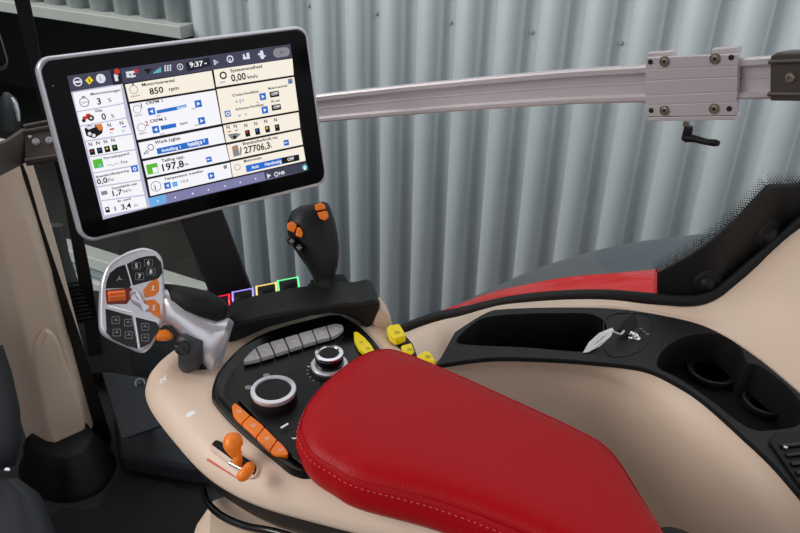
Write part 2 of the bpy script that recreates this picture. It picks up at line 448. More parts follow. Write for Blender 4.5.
# black tray body with pockets (boolean-free: rim + walls + floors)
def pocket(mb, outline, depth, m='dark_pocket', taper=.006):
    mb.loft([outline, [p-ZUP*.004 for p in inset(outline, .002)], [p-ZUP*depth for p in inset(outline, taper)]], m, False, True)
tray_px_near = [(437, 365), (446, 363), (490, 357.5), (542, 358), (595, 361.5), (644, 367.7), (678, 383), (705, 401), (740, 432), (772, 462), (800, 494), (850, 552)]
tray_px_far = [(455, 332), (486, 313), (507, 309), (560, 307.5), (616, 309), (665, 316), (709, 328), (753, 355), (800, 394), (860, 450)]
tn = catmull([V((x, y, 0)) for x, y in tray_px_near], 5, False); tf = catmull([V((x, y, 0)) for x, y in tray_px_far], 5, False)
outer = tn+tf[::-1]
p1 = catmull([V((x, y, 0)) for x, y in ((456, 341), (470, 326), (487, 317), (525, 313.5), (560, 313), (588, 313.5), (602, 319), (607, 330), (600, 346), (585, 352), (525, 347.5), (470, 345))], 4)
p2 = catmull([V((x, y, 0)) for x, y in ((657, 366), (665, 348), (687, 336), (718, 334), (740, 347), (747, 362), (761, 366), (786, 385), (802, 405), (800, 424), (775, 430), (748, 428), (709, 399), (678, 378))], 4)
top = MB()
def ring_fill(bm, loops, z, m, mbx):
    edges = []
    for L in loops:
        vs = [bm.verts.new(onz(p.x, p.y, z)) for p in L]
        for i in range(len(vs)): edges.append(bm.edges.new((vs[i], vs[(i+1) % len(vs)])))
    r = bmesh.ops.triangle_fill(bm, use_beauty=True, use_dissolve=False, edges=edges)
    for g in r['geom']:
        if isinstance(g, bmesh.types.BMFace): g.material_index = mbx.mi(m)
ring_fill(top.bm, [outer, p1, p2], ZS+.003, 'black_plastic', top)
P1 = [onz(p.x, p.y, ZS+.003) for p in p1]; P2 = [onz(p.x, p.y, ZS+.003) for p in p2]; PO = [onz(p.x, p.y, ZS+.003) for p in outer]
top.loft([PO, [p-ZUP*.003 for p in inset(PO, -.0012)], [p-ZUP*.007 for p in PO]], 'black_plastic', False, False)
tray = top.build('tray_top', sc_, smooth=40)
mb = MB(); pocket(mb, P1, .06); mb.build('storage_pocket', sc_, smooth=50)
mb = MB(); pocket(mb, P2, .05)
mb.build('cup_holder', sc_, smooth=50)
# stepped rubber insert ridges in the cup holder
mb = MB()
for sh, r in (((712, 372), .034), ((765, 404), .028)):
    c = onz(*sh, ZS-.042)
    mb.lathe(c, ZUP, [(r, 0), (r, .006), (r-.003, .007), (r-.003, .002), (r-.010, .002), (r-.010, 0)], 'black_plastic', 40)
mb.build('rubber_insert', sc_)
# raised rim line of key panel
mb = MB(); kp = [onz(x, y, ZS+.0035) for x, y in ((604, 322), (612, 315), (622, 313), (645, 314), (652, 322), (650, 336), (640, 350), (622, 356), (606, 352))]
mb.tube(catmull(kp, 4)+[kp[0]], .0009, 'black_gloss', 6)
mb.build('panel_seam', sc_)
# vent at the rear end
mb = MB(); vp = [onz(x, y, ZS+.004) for x, y in ((768, 442), (775, 434), (840, 436), (850, 500), (800, 488))]
mb.prism(vp, ZUP*.004, 'black_soft'); mb.build('vent_plate', sc_, bevel=.002)
mb = MB()
for k in range(5):
    a = onz(781+k*5, 447+k*9, ZS+.009); b = onz(835+k*5, 441+k*9, ZS+.009); mb.tube([a, b], .0028, 'black_gloss', 8)
mb.build('vent_slats', sc_)
c = onz(785, 449, ZS+.009)
MB().lathe(c, ZUP, [(.0022, 0), (.0022, .003), (.001, .0035), (0, .003)], 'chrome', 12).build('screw', sc_)
# ignition switch
kc = onz(634, 337, ZS+.003)
mb = MB(); mb.lathe(kc, ZUP, [(.010, 0), (.010, .002), (.0085, .003), (.0085, .001), (.005, .001), (.005, .004), (0, .004)], 'chrome', 24)
ig = mb.build('ignition_switch', sc_)
mb = MB()
for a in range(3):
    p = onz(641+a*3.2, 329+a*2.6, ZS+.0036)
    mb.lathe(p, ZUP, [(.0021, 0), (.0021, .0004), (.0013, .0004), (.0013, 0)], 'grey_print', 12)
mb.build('switch_marks', sc_, smooth=0)
# key with paper tag
ky = thing('ignition_key', 'black ignition key stuck in the side console switch beside a white tag', 'key', kc+ZUP*.004)
kd = at(632, 313, 1)-at(632, 339, 1)
kplane = Plane(kc, (CAM-kc).normalized()*.8+right*.5)
kb = kplane.pts([(634, 311), (637, 318), (638, 327), (630, 334), (622, 336), (619, 330), (624, 321)])
MB().prism(kb, -kplane.n*.006, 'black_plastic').build('key_grip', ky, bevel=.0012)
MB().tube([kc+ZUP*.004, kplane.pt(630, 332)], .002, 'chrome', 8).build('key_blade', ky)
tg = thing('paper_tag', 'white paper tag tied to the ignition key, lying on black tray', 'tag', onz(600, 345, ZS+.004))
tp = [onz(x, y, z) for x, y, z in ((583, 352.5, ZS+.005), (589, 342, ZS+.010), (599, 333, ZS+.020), (612, 327.5, ZS+.026), (614, 330, ZS+.026), (611, 336, ZS+.020), (600, 346, ZS+.010), (588, 352, ZS+.005))]
MB().prism(tp, -ZUP*.0006, 'paper').build('tag_paper', tg, smooth=0)
mb = MB()
for k in range(3):
    a = onz(594+k*3, 345-k*3.2, ZS+.0125+k*.0035); b = onz(603+k*2.6, 339-k*2.6, ZS+.018+k*.0032); mb.tube([a, b], .0004, 'grey_print', 5)
mb.build('tag_print', tg)
MB().tube(catmull([onz(612, 331, ZS+.025), onz(617, 333, ZS+.020), onz(621, 334, ZS+.016), onz(624, 331, ZS+.016)], 5, False), .0013, 'paper', 8).build('tag_string', tg)

# ================================================================== ARMREST CONSOLE
ZA = CAM.z-.47
class LevelPlane(Plane):
    def pt(s, x, y, off=0.0): return onz(x, y, s.p0.z+off)
CP = LevelPlane((0, 0, ZA), ZUP)
ac = thing('armrest_console', 'beige armrest console with black control panel, dials and orange switches', 'armrest console', V((0, .55, 0)))
sh_px = [(182, 352), (160, 367), (148, 381), (145.5, 396), (153, 414), (172, 439), (196, 466), (222, 486), (262, 505), (330, 524), (420, 547), (520, 577), (620, 606), (668, 612), (660, 560), (615, 500), (545, 440), (475, 400), (430, 370), (402, 352), (389, 326), (374, 309), (330, 304), (260, 318), (215, 338)]
sh = catmull([onz(x, y, ZA-.024) for x, y in sh_px], 6)
mb = MB(); mb.dome(sh, [(.012, -.012), (.002, -.006), (0, 0), (.003, .008), (.009, .0155), (.018, .021), (.03, .0238)], 'beige_plastic')
bmesh.ops.recalc_face_normals(mb.bm, faces=mb.bm.faces); shell_bvh = BVHTree.FromBMesh(mb.bm)
mb.build('shell', ac, smooth=60)
def on_shell(x, y, off=.0003):
    r = ray(x, y).normalized(); h = shell_bvh.ray_cast(CAM, r)
    if h[0] is None: return CP.pt(x, y, off)
    n = h[1] if h[1].z > 0 else -h[1]
    return h[0]+n*off
mb = MB(); mb.dome(inset(sh, .010), [(.035, -.062), (.012, -.05), (0, -.03), (0, -.006)], 'black_plastic')
mb.build('lower_trim', ac, smooth=50)
mb = MB(); mb.dome(catmull([onz(x, y, ZA-.1) for x, y in ((205, 500), (190, 540), (200, 600), (330, 640), (520, 640), (560, 560), (420, 520), (280, 490))], 6), [(.02, -.45), (.004, -.3), (0, -.02), (.02, .015)], 'beige_plastic')
mb.build('support_column', ac, smooth=60)
MB().tube(catmull([at(204, 490, .72), at(208, 503, .70), at(222, 516, .68), at(245, 526, .66), at(275, 532, .64), at(320, 545, .62)], 6, False), .0035, 'black_gloss', 10).build('cable', ac)
# control panel
pn_px = [(216, 402), (213, 395), (215, 383), (222, 369), (242, 348), (270, 332), (312, 320), (335, 315.5), (346, 319), (363, 331), (381, 352), (395, 380), (380, 430), (340, 465), (310, 472), (296, 470), (284, 463), (253, 439), (230, 418)]
pnl = catmull([CP.pt(x, y, .004) for x, y in pn_px], 5)
mb = MB(); mb.dome(pnl, [(-.002, -.006), (-.001, .0005), (.0012, .0015), (.0035, .0005), (.009, -.0025), (.011, -.0028)], 'black_gloss')
pan = mb.build('control_panel', ac, smooth=50)
ZP = .0014   # panel floor offset
mb = MB(); mb.prism(CP.pts([(237, 397), (300, 365), (322, 375), (345, 395), (330, 440), (305, 466), (292, 456)], ZP+.004), -ZUP*.003, 'black_plastic')
mb.build('dial_plate', ac, bevel=.0012)
Z8 = Z(200, 300, 3.555)
def strip(name, tops, bots, divs, m, off, thick=.005):
    """a strip of separate keys between two picture polylines"""
    ta = catmull([V((x, y, 0)) for x, y in tops], 12, False); ba = catmull([V((x, y, 0)) for x, y in bots], 12, False)
    def lerp(c, t):
        L = [(c[i+1]-c[i]).length for i in range(len(c)-1)]; t *= sum(L); i = 0
        while i < len(L)-1 and t > L[i]: t -= L[i]; i += 1
        return c[i].lerp(c[i+1], min(1, t/(L[i]+1e-9)))
    for a, b in zip(divs, divs[1:]):
        a += .006; b -= .006; n = 6
        loop = [lerp(ta, a+(b-a)*i/n) for i in range(n+1)]+[lerp(ba, b-(b-a)*i/n) for i in range(n+1)]
        ps = [CP.pt(p.x, p.y, off) for p in loop]
        out = [ps[0]]
        for p in ps[1:]:
            if (p-out[-1]).length > 1e-4: out.append(p)
        if (out[0]-out[-1]).length < 1e-4: out.pop()
        k = MB(); k.prism(out, -ZUP*thick, m)
        o = k.build(name, ac, bevel=.0008)
        c = sum(ps, V((0, 0, 0)))/len(ps)
        mk = MB(); mark(mk, c+ZUP*.0003, .0022, 'white_print' if m != 'yellow_plastic' else 'ink'); mk.build('symbol', o, smooth=0)
def mark(mb, c, r, m):
    """small printed pictogram: ring with a bar"""
    for a0 in range(0, 12):
        a, b = a0*math.pi/6, (a0+.7)*math.pi/6
        mb.flat([c+V((math.cos(t), math.sin(t), 0))*q for t, q in ((a, r), (b, r), (b, r*.78), (a, r*.78))], m)
    mb.flat([c+V((-r*.5, -r*.12, 0)), c+V((r*.5, -r*.12, 0)), c+V((r*.5, r*.12, 0)), c+V((-r*.5, r*.12, 0))], m)
strip('silver_key', Z8((153, 214), (178, 186), (215, 160), (290, 137), (350, 119), (420, 99), (478, 84), (508, 88)), Z8((156, 219), (185, 214), (220, 205), (300, 180), (360, 161), (425, 141), (482, 124), (512, 98)), [0, .165, .30, .44, .575, .71, .845, 1], 'silver_button', .008)
strip('orange_key', Z8((122, 364), (135, 372), (180, 410), (218, 440), (268, 490), (300, 520), (315, 545)), Z8((113, 375), (120, 410), (148, 440), (188, 476), (232, 520), (270, 548), (312, 550)), [0, .27, .52, .76, 1], 'orange_plastic', .008)
yk = MB(); yk.prism(CP.pts(Z8((547, 113), (560, 112), (585, 132), (606, 155), (622, 180), (590, 192), (565, 172), (549, 142)), .008), -ZUP*.005, 'yellow_plastic')
yo = yk.build('yellow_key', ac, bevel=.0008)
mk = MB(); mark(mk, CP.pt(*Z8((572, 150))[0], .0083), .002, 'ink'); mark(mk, CP.pt(*Z8((596, 172))[0], .0083), .002, 'ink'); mk.build('symbol', yo, smooth=0)
# big dial
def dial(c, r, h):
    base = MB().lathe(c, ZUP, [(r*1.0, 0), (r*1.02, .004), (r*.97, h-.003), (r*.93, h)], 'black_plastic', 48).build('dial', ac)
    MB().lathe(c, ZUP, [(r*.97, h-.003), (r*1.0, h-.001), (r*.98, h+.0015), (r*.80, h+.0022), (r*.765, h)], 'silver_satin', 48).build('dial_ring', base)
    MB().lathe(c, ZUP, [(r*.78, h-.001), (r*.76, h+.0008), (r*.5, h+.0002), (0, h)], 'black_soft', 40).build('dial_cap', base)
    return base
c = CP.pt(274.5, 402.5, .004); dial(c, .0218, .0150)
c = CP.pt(329.8, 371, .004)
b_ = MB().lathe(c, ZUP, [(.020, 0), (.020, .004), (.0185, .0065)], 'black_plastic', 48)
b_ = b_.build('selector_dial', ac)
MB().lathe(c, ZUP, [(.0185, .0065), (.0190, .0085), (.0180, .0100), (.0150, .0102), (.0145, .008)], 'silver_satin', 48).build('dial_ring', b_)
MB().lathe(c, ZUP, [(.0145, .009), (.0148, .010), (.0140, .020), (.0125, .0205)], 'black_gloss', 48).build('dial_grip', b_)
MB().lathe(c, ZUP, [(.0140, .0195), (.0146, .0215), (.0142, .0230), (.0108, .0236), (.0100, .0225)], 'chrome', 48).build('dial_ring', b_)
MB().lathe(c, ZUP, [(.0102, .0220), (.0095, .0230), (0, .0228)], 'black_soft', 32).build('dial_cap', b_)
mk = MB()
for k in range(9):
    a = math.radians(150+k*16); d = V((math.cos(a), math.sin(a), 0)); t = V((-d.y, d.x, 0))
    p = c+d*.0185+ZUP*.0068
    mk.box(c+d*.0228+ZUP*.001, d*.0012, t*.0003, ZUP*.0004, 'white_print')
mk.build('scale_marks', b_, smooth=0)
# printed symbols on the panel
for pc_ in ((172, 310), (236, 268)):
    mk = MB(); mark(mk, CP.pt(*Z8(pc_)[0], .0056), .0030, 'white_print'); mk.build('dial_symbol', ac, smooth=0)
for pts in (((285, 452), (312, 436), (315, 442), (290, 457)), ((323, 488), (332, 495), (346, 492), (345, 488), (334, 490))):
    mk = MB(); mk.flat(CP.pts(Z8(*pts), .0092), 'white_print'); mk.build('indicator_mark', ac, smooth=0)

# slot and orange lever
Zb = Z(140, 350, 2.912)
SP = lambda l, o=.0003: [on_shell(x, y, o) for x, y in l]
mb = MB(); sl = catmull(SP(Zb((206, 288), (212, 272), (226, 265), (250, 275), (330, 328), (346, 345), (340, 368), (325, 376), (305, 368), (222, 305)), .0012), 4)
mb.prism(sl, ZUP*.0012, 'beige_plastic', 'beige_plastic')
mb2 = inset(sl, .0018); mb.prism([p+ZUP*.0013 for p in mb2], ZUP*.0003, 'dark_pocket')
mb.build('lever_slot', ac, smooth=0)
lev = MB()
def zb3(x, y, h): return onz(*Zb((x, y))[0], ZA+h)
pth = [zb3(284, 334, .001), zb3(285, 322, .006), zb3(281, 305, .010), zb3(274, 290, .014), zb3(271, 275, .017), zb3(270, 250, .019)]
lev.tube(catmull(pth, 4, False), [.0040]*6+[.0042, .0044, .0048, .0052, .0056, .0060, .0066, .0072, .0078, .0083, .0086, .0086, .0082, .0074, .0050], 'orange_plastic', 16)
lo_ = lev.build('slide_lever', ac, smooth=60)
lev = MB(); lev.tube(catmull([zb3(288, 372, .005), zb3(302, 364, .008), zb3(315, 348, .010), zb3(322, 337, .007)], 4, False), [.0030, .0040, .0046, .005, .0052, .0052, .0052, .0052, .0052, .005, .0046, .0042, .0034], 'orange_plastic', 12)
lev.tube([CP.pt(*Zb((262, 328))[0], .0022), CP.pt(*Zb((300, 348))[0], .0022)], .002, 'chrome', 8)
lev.build('lever_foot', lo_, smooth=60)
mk = MB(); 
for k in range(12):
    e = [(197+95*t, 314+63*t, 8*(1-t*.75)) for t in (k/12, (k+1)/12)]
    mk.flat([on_shell(*Zb((x, y))[0], .0004) for x, y in ((e[0][0], e[0][1]), (e[1][0], e[1][1]), (e[1][0]-2, e[1][1]+e[1][2]), (e[0][0]-2, e[0][1]+e[0][2]))], 'red_print')
mk.build('red_wedge_mark', ac, smooth=0)
# white hare and tortoise marks
Zc = Z(140, 350, 2.912)
mk = MB(); D = .0007
mk.flat(SP(Zc((57, 92), (61, 84), (68, 82), (74, 72), (77, 73), (76, 81), (80, 86), (74, 90), (66, 98), (60, 97))), 'white_print'); mk.build('hare_mark', ac, smooth=0)
mk = MB(); mk.flat(SP(Zc((134, 194), (138, 184), (148, 178), (158, 178), (163, 181), (160, 187), (152, 190), (148, 198), (144, 193), (137, 198))), 'white_print'); mk.build('tortoise_mark', ac, smooth=0)
# hood bar behind the panel
g1 = onz(228, 342, ZA); g2 = onz(370, 327, ZA); hd = (g2-g1); hd.z = 0; hd.normalize(); hn = V((hd.y, -hd.x, 0))
HP = Plane(g1, hn)
hp_px = [(226, 347), (228, 330), (234, 324), (262, 317), (300, 309.5), (345, 303.5), (352, 304), (363, 303), (374, 300), (381, 303), (380, 310), (373, 326), (366, 330), (357, 321), (345, 316), (330, 314.5), (312, 317), (270, 328)]
mb = MB(); mb.prism(HP.pts(hp_px), -hn*.05, 'black_plastic')
mb.build('hood_bar', ac, bevel=.004, seg=3)
# beige end cheek right of the hood
ck = Plane(onz(383, 325, ZA), hn)
MB().prism(ck.pts([(372, 324), (376, 312), (384, 309), (391, 318), (394, 334), (384, 340)]), -hn*.03, 'beige_plastic').build('end_cheek', ac, bevel=.003)
# four lit paddle switches behind the hood
Zd = Z(210, 190, 3.555)
for nm, x0, y0, x1, y1, led in (('red', 15, 392, 72, 425, 'led_red'), ('violet', 82, 372, 156, 412, 'led_violet'), ('yellow', 166, 352, 238, 400, 'led_yellow'), ('green', 242, 332, 316, 382, 'led_green')):
    (a, b), = Zd(((x0+x1)/2, y0)); dd = .90
    w = (x1-x0)/3.555*dd/F/2
    pc = at(a, b+5, dd); pr = (hd+ZUP*.12).normalized()
    pd = V((0, 1, 0)); 
    pdl = MB(); pdl.loft([[pc+pr*(q*w)+(-hn*math.cos(t)*.012+ZUP*math.sin(t)*(.011 if math.sin(t) > 0 else .04))*(1 if abs(q) < .9 else .85) for t in [2*math.pi*j/20 for j in range(20)]] for q in (-.92, -.8, 0, .8, .92)], 'black_plastic')
    po = pdl.build('paddle_switch', ac, smooth=50); po['label'] = 'black paddle switch with %s light strip' % nm
    lm = MB()
    for q in (-.96, .96):
        lm.tube([pc+pr*(q*w)-hn*math.cos(t)*.0122+ZUP*math.sin(t)*.0112 for t in [math.radians(d_) for d_ in range(20, 200, 20)]], .0013, led, 6)
    lm.tube([pc-pr*(.9*w)+ZUP*.0108-hn*.004, pc+pr*(.9*w)+ZUP*.0108-hn*.004], .0008, led, 6)
    lm.build('light_strip', po)
# yellow rockers on the far side
Ze = Z(360, 300, 7.61)
mb = MB(); rp = LevelPlane((0, 0, ZA-.006), ZUP)
mb.prism(rp.pts(Ze((170, 262), (240, 250), (350, 262), (405, 325), (440, 420), (560, 470), (600, 560), (330, 480))), -ZUP*.03, 'black_plastic')
mb.build('rocker_base', ac, bevel=.003)
for pts, th, off in ((((203, 205), (225, 188), (300, 176), (352, 262), (325, 275), (272, 292), (225, 262)), .010, .014), (((310, 345), (392, 322), (416, 385), (396, 404), (328, 386)), .004, .006), (((428, 424), (470, 396), (505, 378), (545, 405), (580, 470), (500, 460)), .010, .010)):
    k = MB(); k.prism(rp.pts(Ze(*pts), off), -ZUP*th, 'yellow_plastic'); o = k.build('yellow_rocker', ac, bevel=.0018, seg=3)
    cx = sum(p[0] for p in pts)/len(pts); cy = sum(p[1] for p in pts)/len(pts)
    mk = MB(); mark(mk, rp.pt(*Ze((cx+12, cy+8))[0], off+.0004), .0028, 'ink'); mk.build('symbol', o, smooth=0)

# ================================================================== RED PAD
pad_px = [(380, 349.5), (401, 351.5), (453, 372.5), (532, 408), (585, 433), (606, 446), (621, 463), (642, 497), (664, 533), (690, 580), (692, 620), (660, 628), (600, 578), (526, 537), (438, 503), (359, 482), (332, 468), (311, 454), (301, 437), (299, 424), (311, 398), (338, 371), (362, 355)]
pt_ = [onz(x, y, ZA+.034) for x, y in pad_px]
pl = catmull(pt_, 6)
pd = thing('armrest_pad', 'long red leather armrest cushion with stitched edge on the beige console', 'armrest pad', V((.05, .5, ZA+.002)))
sp_a = onz(352, 408, ZA+.034); sp_b = onz(640, 560, ZA+.034)
def to_spine(p, f):
    ab = sp_b-sp_a; t = max(0, min(1, (p-sp_a).dot(ab)/ab.length_squared)); t = .08+.84*t
    return p.lerp(sp_a+ab*t, f)
base_r = [[p+ZUP*h for p in inset(pl, i_)] for i_, h in ((.008, -.0335), (.001, -.0320), (-.002, -.026), (-.003, -.016), (-.001, -.006), (.0005, -.0012), (.0022, .0005))]
top_r = [[to_spine(p, f)+ZUP*h for p in pl] for f, h in ((.06, .0028), (.14, .0060), (.26, .0086), (.42, .0104), (.62, .0114), (.82, .0118), (1, .0119))]
mb = MB(); mb.loft(base_r+top_r, 'red_leather', True, False)
bmesh.ops.remove_doubles(mb.bm, verts=mb.bm.verts, dist=.0004)
mb.build('cushion', pd, smooth=70)
seam = inset(pl, .0012)
MB().tube([p+ZUP*.0002 for p in seam]+[seam[0]], .0007, 'red_leather', 6).build('seam', pd)
# stitches (kept as one fine decorative row)
st = MB(); loop = [p+ZUP*-.0052 for p in inset(pl, -.0015)]; L = 0
acc = 0; lp = loop+[loop[0]]
dense = []
for a, b in zip(lp, lp[1:]):
    n = max(1, int((b-a).length/.0012))
    for i in range(n): dense.append(a.lerp(b, i/n))
for i in range(0, len(dense)-3, 4): st.tube(dense[i:i+3], .00055, 'red_stitch', 5)
o = st.build('stitching', pd); o['kind'] = 'stuff'

# ================================================================== TERMINAL
TD = .76
cu_ = V((.82511603, .27118253, -.49562443)); cv_ = V((.0971011, -.9326118, -.34757245))
tocam = lambda v: right*v.x+up*v.y-fwd*v.z
tu = tocam(cu_).normalized(); tv = tocam(cv_); tv = (tv-tu*tv.dot(tu)).normalized(); tn_ = tv.cross(tu).normalized()
if tn_.dot(fwd) > 0: tn_ = -tn_
TP0 = at(37, 58, TD); TW0 = .40749909*TD; TH0 = TW0/1.5753; TW = TW0*1.022; TH = TH0*1.03
TC = TP0+tu*TW0*.5+tv*TH0*.515
TP = Plane(TC, tn_)
tm = thing('touchscreen_terminal', 'touchscreen terminal with silver rim showing rows of white data tiles', 'touchscreen', TC+tv*TH/2)
mb = MB(); rr_ = rrect(tu, tv, TC, TW/2, TH/2, .0165, 8)
mb.dome(rr_, [(.016, -.034), (.006, -.032), (.0015, -.020), (0, -.014), (0, -.003), (.0012, -.0008), (.0032, 0), (.0042, -.0006), (.005, -.004)], 'silver_satin', tn_)
mb.build('housing', tm, smooth=50)
mb = MB(); mb.dome(rrect(tu, tv, TC, TW/2-.0046, TH/2-.0046, .0135, 8), [(0, -.003), (0, -.0004), (.0006, 0)], 'screen_glass', tn_)
gl = mb.build('front_glass', tm, smooth=30)
LAY = .00022
Z2 = Z(60, 50, 5.714); Z3 = Z(180, 30, 5.333); Z4 = Z(60, 120, 5.714); Z5 = Z(180, 110, 5.333)
class UI:
    def __init__(s): s.m = MB()
    def poly(s, px, lay, m): s.m.flat(TP.pts(px, .0003+lay*LAY), m); return s
    def quad(s, a, b, lay, m):
        """axis-aligned (screen axes) rectangle from two picture corners"""
        A = TP.pt(*a, .0003+lay*LAY); B = TP.pt(*b, .0003+lay*LAY); d = B-A; x = tu*d.dot(tu); y = tv*d.dot(tv)
        s.m.flat([A, A+x, A+x+y, A+y], m); return s
    def disc(s, c, rpx, lay, m, n=16, inner=0):
        C = TP.pt(*c, .0003+lay*LAY); r = rpx*TP.depth(*c)/F
        P = [C+(tu*math.cos(2*math.pi*i/n)+tv*math.sin(2*math.pi*i/n))*r for i in range(n)]
        if inner:
            for i in range(n):
                s.m.flat([P[i], P[(i+1) % n], C+(P[(i+1) % n]-C)*inner, C+(P[i]-C)*inner], m)
        else: s.m.flat(P, m)
        return s
    def text(s, t, a, h, lay, m, w=None, al='L'):
        d = TP.depth(*a)/F
        wd = None
        if w:
            wd = w*d*1.13
        s.m.text(t, TP.pt(*a, .0003+lay*LAY), tu, -tv, h*d*1.05, m, wd, al); return s
    def tri(s, c, r, lay, m, sgn=1):
        C = TP.pt(*c, .0003+lay*LAY); q = r*TP.depth(*c)/F
        s.m.flat([C-tu*q*.7*sgn-tv*q, C-tu*q*.7*sgn+tv*q, C+tu*q*sgn], m); return s
    def arrow(s, c, r, lay, sgn=1):
        s.box(c, r, r, lay, 'scr_blue'); s.tri(c, r*.55, lay+1, 'scr_white', sgn); return s
    def box(s, c, rx, ry, lay, m):
        C = TP.pt(*c, .0003+lay*LAY); q = TP.depth(*c)/F
        s.m.flat([C-tu*q*rx-tv*q*ry, C+tu*q*rx-tv*q*ry, C+tu*q*rx+tv*q*ry, C-tu*q*rx+tv*q*ry], m); return s
    def done(s, name, par): return s.m.build(name, par, smooth=0, recalc=False)
z2 = lambda x, y: Z2((x, y))[0]
z3 = lambda x, y: Z3((x, y))[0]
z4 = lambda x, y: Z4((x, y))[0]
z5 = lambda x, y: Z5((x, y))[0]
SC = UI().poly([(67, 76), (290, 44), (308, 171.5), (103, 220)], 0, 'scr_ink').done('screen', tm)
# status bar
q = UI().poly([(67, 76), (290, 44), z3(598, 148), z2(60, 236)], 1, 'scr_bar')
q.disc(z2(100, 182), 4.4, 2, 'scr_pale').disc(z2(100, 182), 3.3, 3, 'scr_bar').box(z2(100, 182), 3.2, 1.0, 4, 'scr_pale')
c = z2(166, 173); q.poly([(c[0], c[1]-4.3), (c[0]+4, c[1]), (c[0], c[1]+4.3), (c[0]-4, c[1])], 2, 'scr_yellow').box(c, .5, 1.8, 3, 'scr_ink')
q.disc(z2(232, 163), 4.6, 2, 'scr_pale').text('i', (z2(232, 163)[0]-.6, z2(232, 163)[1]+2.2), 4.5, 3, 'scr_grey')
q.box(z2(322, 150), 5, 8, 2, 'scr_navy').disc(z2(324, 122), 2.8, 3, 'scr_red').box(z2(320, 160), 1.6, 3, 3, 'scr_pale').tri((z2(320, 160)[0], z2(320, 160)[1]-2), 2.4, 3, 'scr_pale')
q.box(z2(400, 128), 4.2, 1.2, 2, 'scr_pale').disc(z2(388, 148), 1.8, 2, 'scr_pale').box(z2(415, 150), 3, .8, 2, 'scr_pale').disc(z2(435, 120), 2.2, 2, 'scr_red').box(z2(410, 140), 1, 3, 2, 'scr_pale')
c = z2(500, 122); q.poly([(c[0]-4, c[1]-2), (c[0]+4, c[1]-3), (c[0]+.6, c[1]+3)], 2, 'scr_ink')
for k in range(4): 
    c = z2(538+k*11, 130-k*2); q.poly([(c[0]-.7, c[1]+.8), (c[0]+.7, c[1]+.6), (c[0]+.7, c[1]-1.2-k*1.1), (c[0]-.7, c[1]-1-k*1.1)], 2, 'scr_teal')
for i in range(3):
    for j in range(3): q.box((z2(600, 92)[0]+i*2.6, z2(600, 92)[1]+j*2.2-i*.3), .8, .8, 2, 'scr_pale')
q.disc(z2(685, 96), 3.2, 2, 'scr_pale', inner=.75).box(z2(685, 96), .4, 1.6, 2, 'scr_pale')
q.poly([z2(715, 75), z3(155, 145), z3(165, 190), z2(728, 122)], 2, 'scr_navy').text('9:37', z3(52, 200), 4.6, 3, 'scr_white', 12.5).box(z3(135, 178), 1.2, .6, 3, 'scr_pale')
q.tri(z3(190, 172), 2.8, 2, 'scr_pale').box(z3(190, 172), .8, .8, 3, 'scr_bar')
q.disc(z3(266, 155), 3.6, 2, 'scr_pale', inner=.65).box(z3(266, 162), .6, 1.6, 2, 'scr_pale')
q.box(z3(345, 150), 2, 1.2, 2, 'scr_pale').box(z3(362, 138), 1.5, 3, 2, 'scr_pale').box(z3(340, 142), 1, 2.4, 2, 'scr_pale')
q.box(z3(436, 132), 1.6, 4, 2, 'scr_pale').box(z3(430, 128), 3, 1, 2, 'scr_pale').box(z3(440, 140), 3, .8, 2, 'scr_pale')
q.disc(z3(518, 122), 4.6, 2, 'scr_grey').disc(z3(562, 116), 4.6, 2, 'scr_grey').box(z3(540, 119), 4.2, 4.5, 2, 'scr_grey').text('x', z3(534, 126), 3.2, 3, 'scr_bar')
q.done('status_bar', SC)
# left column
UI().poly([(70.8, 91.8), z2(357, 190), z4(517, 498), (103, 219.5)], 1, 'scr_lav').done('left_column', SC)
def tile(a, b, c, d, m='scr_white'): return UI().poly([a, b, c, d], 2, m)
q = tile(z2(72, 245), z2(345, 200), z2(362, 302), z2(95, 350)); q.text('Motorvermogen', z2(175, 260), 2.4, 3, 'scr_ink', 26).text('3', z2(215, 312), 6, 3, 'scr_ink').text('%', z2(275, 297), 3.4, 3, 'scr_grey')
q.disc(z2(138, 298), 4.8, 3, 'scr_grey', inner=.82).text('rpm', z2(124, 305), 1.8, 3, 'scr_grey', 5.5).box(z2(133, 270), 1.6, 1.2, 3, 'scr_grey').done('tile', SC)
q = tile(z2(98, 356), z2(364, 308), z2(377, 385), z2(115, 432)); q.text('Slip', z2(200, 355), 2.2, 3, 'scr_ink', 6.5).text('0', z2(240, 400), 6, 3, 'scr_ink').text('%', z2(292, 388), 3.4, 3, 'scr_grey')
q.disc(z2(176, 388), 3.0, 3, 'scr_ink').disc(z2(176, 388), 1.2, 4, 'scr_pale').disc(z2(135, 402), 1.9, 3, 'scr_ink').box(z2(150, 386), 3.6, 1.6, 3, 'scr_red').box(z2(160, 372), 2.2, 1.4, 3, 'scr_red').done('tile', SC)
q = tile(z2(117, 438), z2(378, 391), z4(410, 75), z4(142, 118))
q.poly(z2(138, 445)and [z2(138, 450), z2(160, 430), z2(215, 425), z2(245, 440), z2(240, 475), z2(195, 505), z2(150, 490)], 3, 'scr_ink').poly([z2(200, 430), z2(235, 418), z2(245, 450), z2(225, 462)], 4, 'scr_orange').poly([z2(145, 440), z2(195, 425), z2(200, 440), z2(160, 455)], 4, 'scr_pale')
q.disc(z2(168, 478), 1.8, 4, 'scr_pale').disc(z2(192, 488), 1.8, 4, 'scr_pale')
q.text('N', z2(272, 440), 3.4, 3, 'scr_ink').text('N', z2(342, 428), 3.4, 3, 'scr_ink').box(z2(295, 452), 2.2, .8, 3, 'scr_red').box(z2(365, 438), 2.2, .5, 3, 'scr_blue').text('0 l', z2(285, 480), 2, 3, 'scr_grey').text('0 l', z2(355, 467), 2, 3, 'scr_grey').done('tile', SC)
q = tile(z4(146, 125), z4(412, 82), z4(428, 165), z4(168, 208))
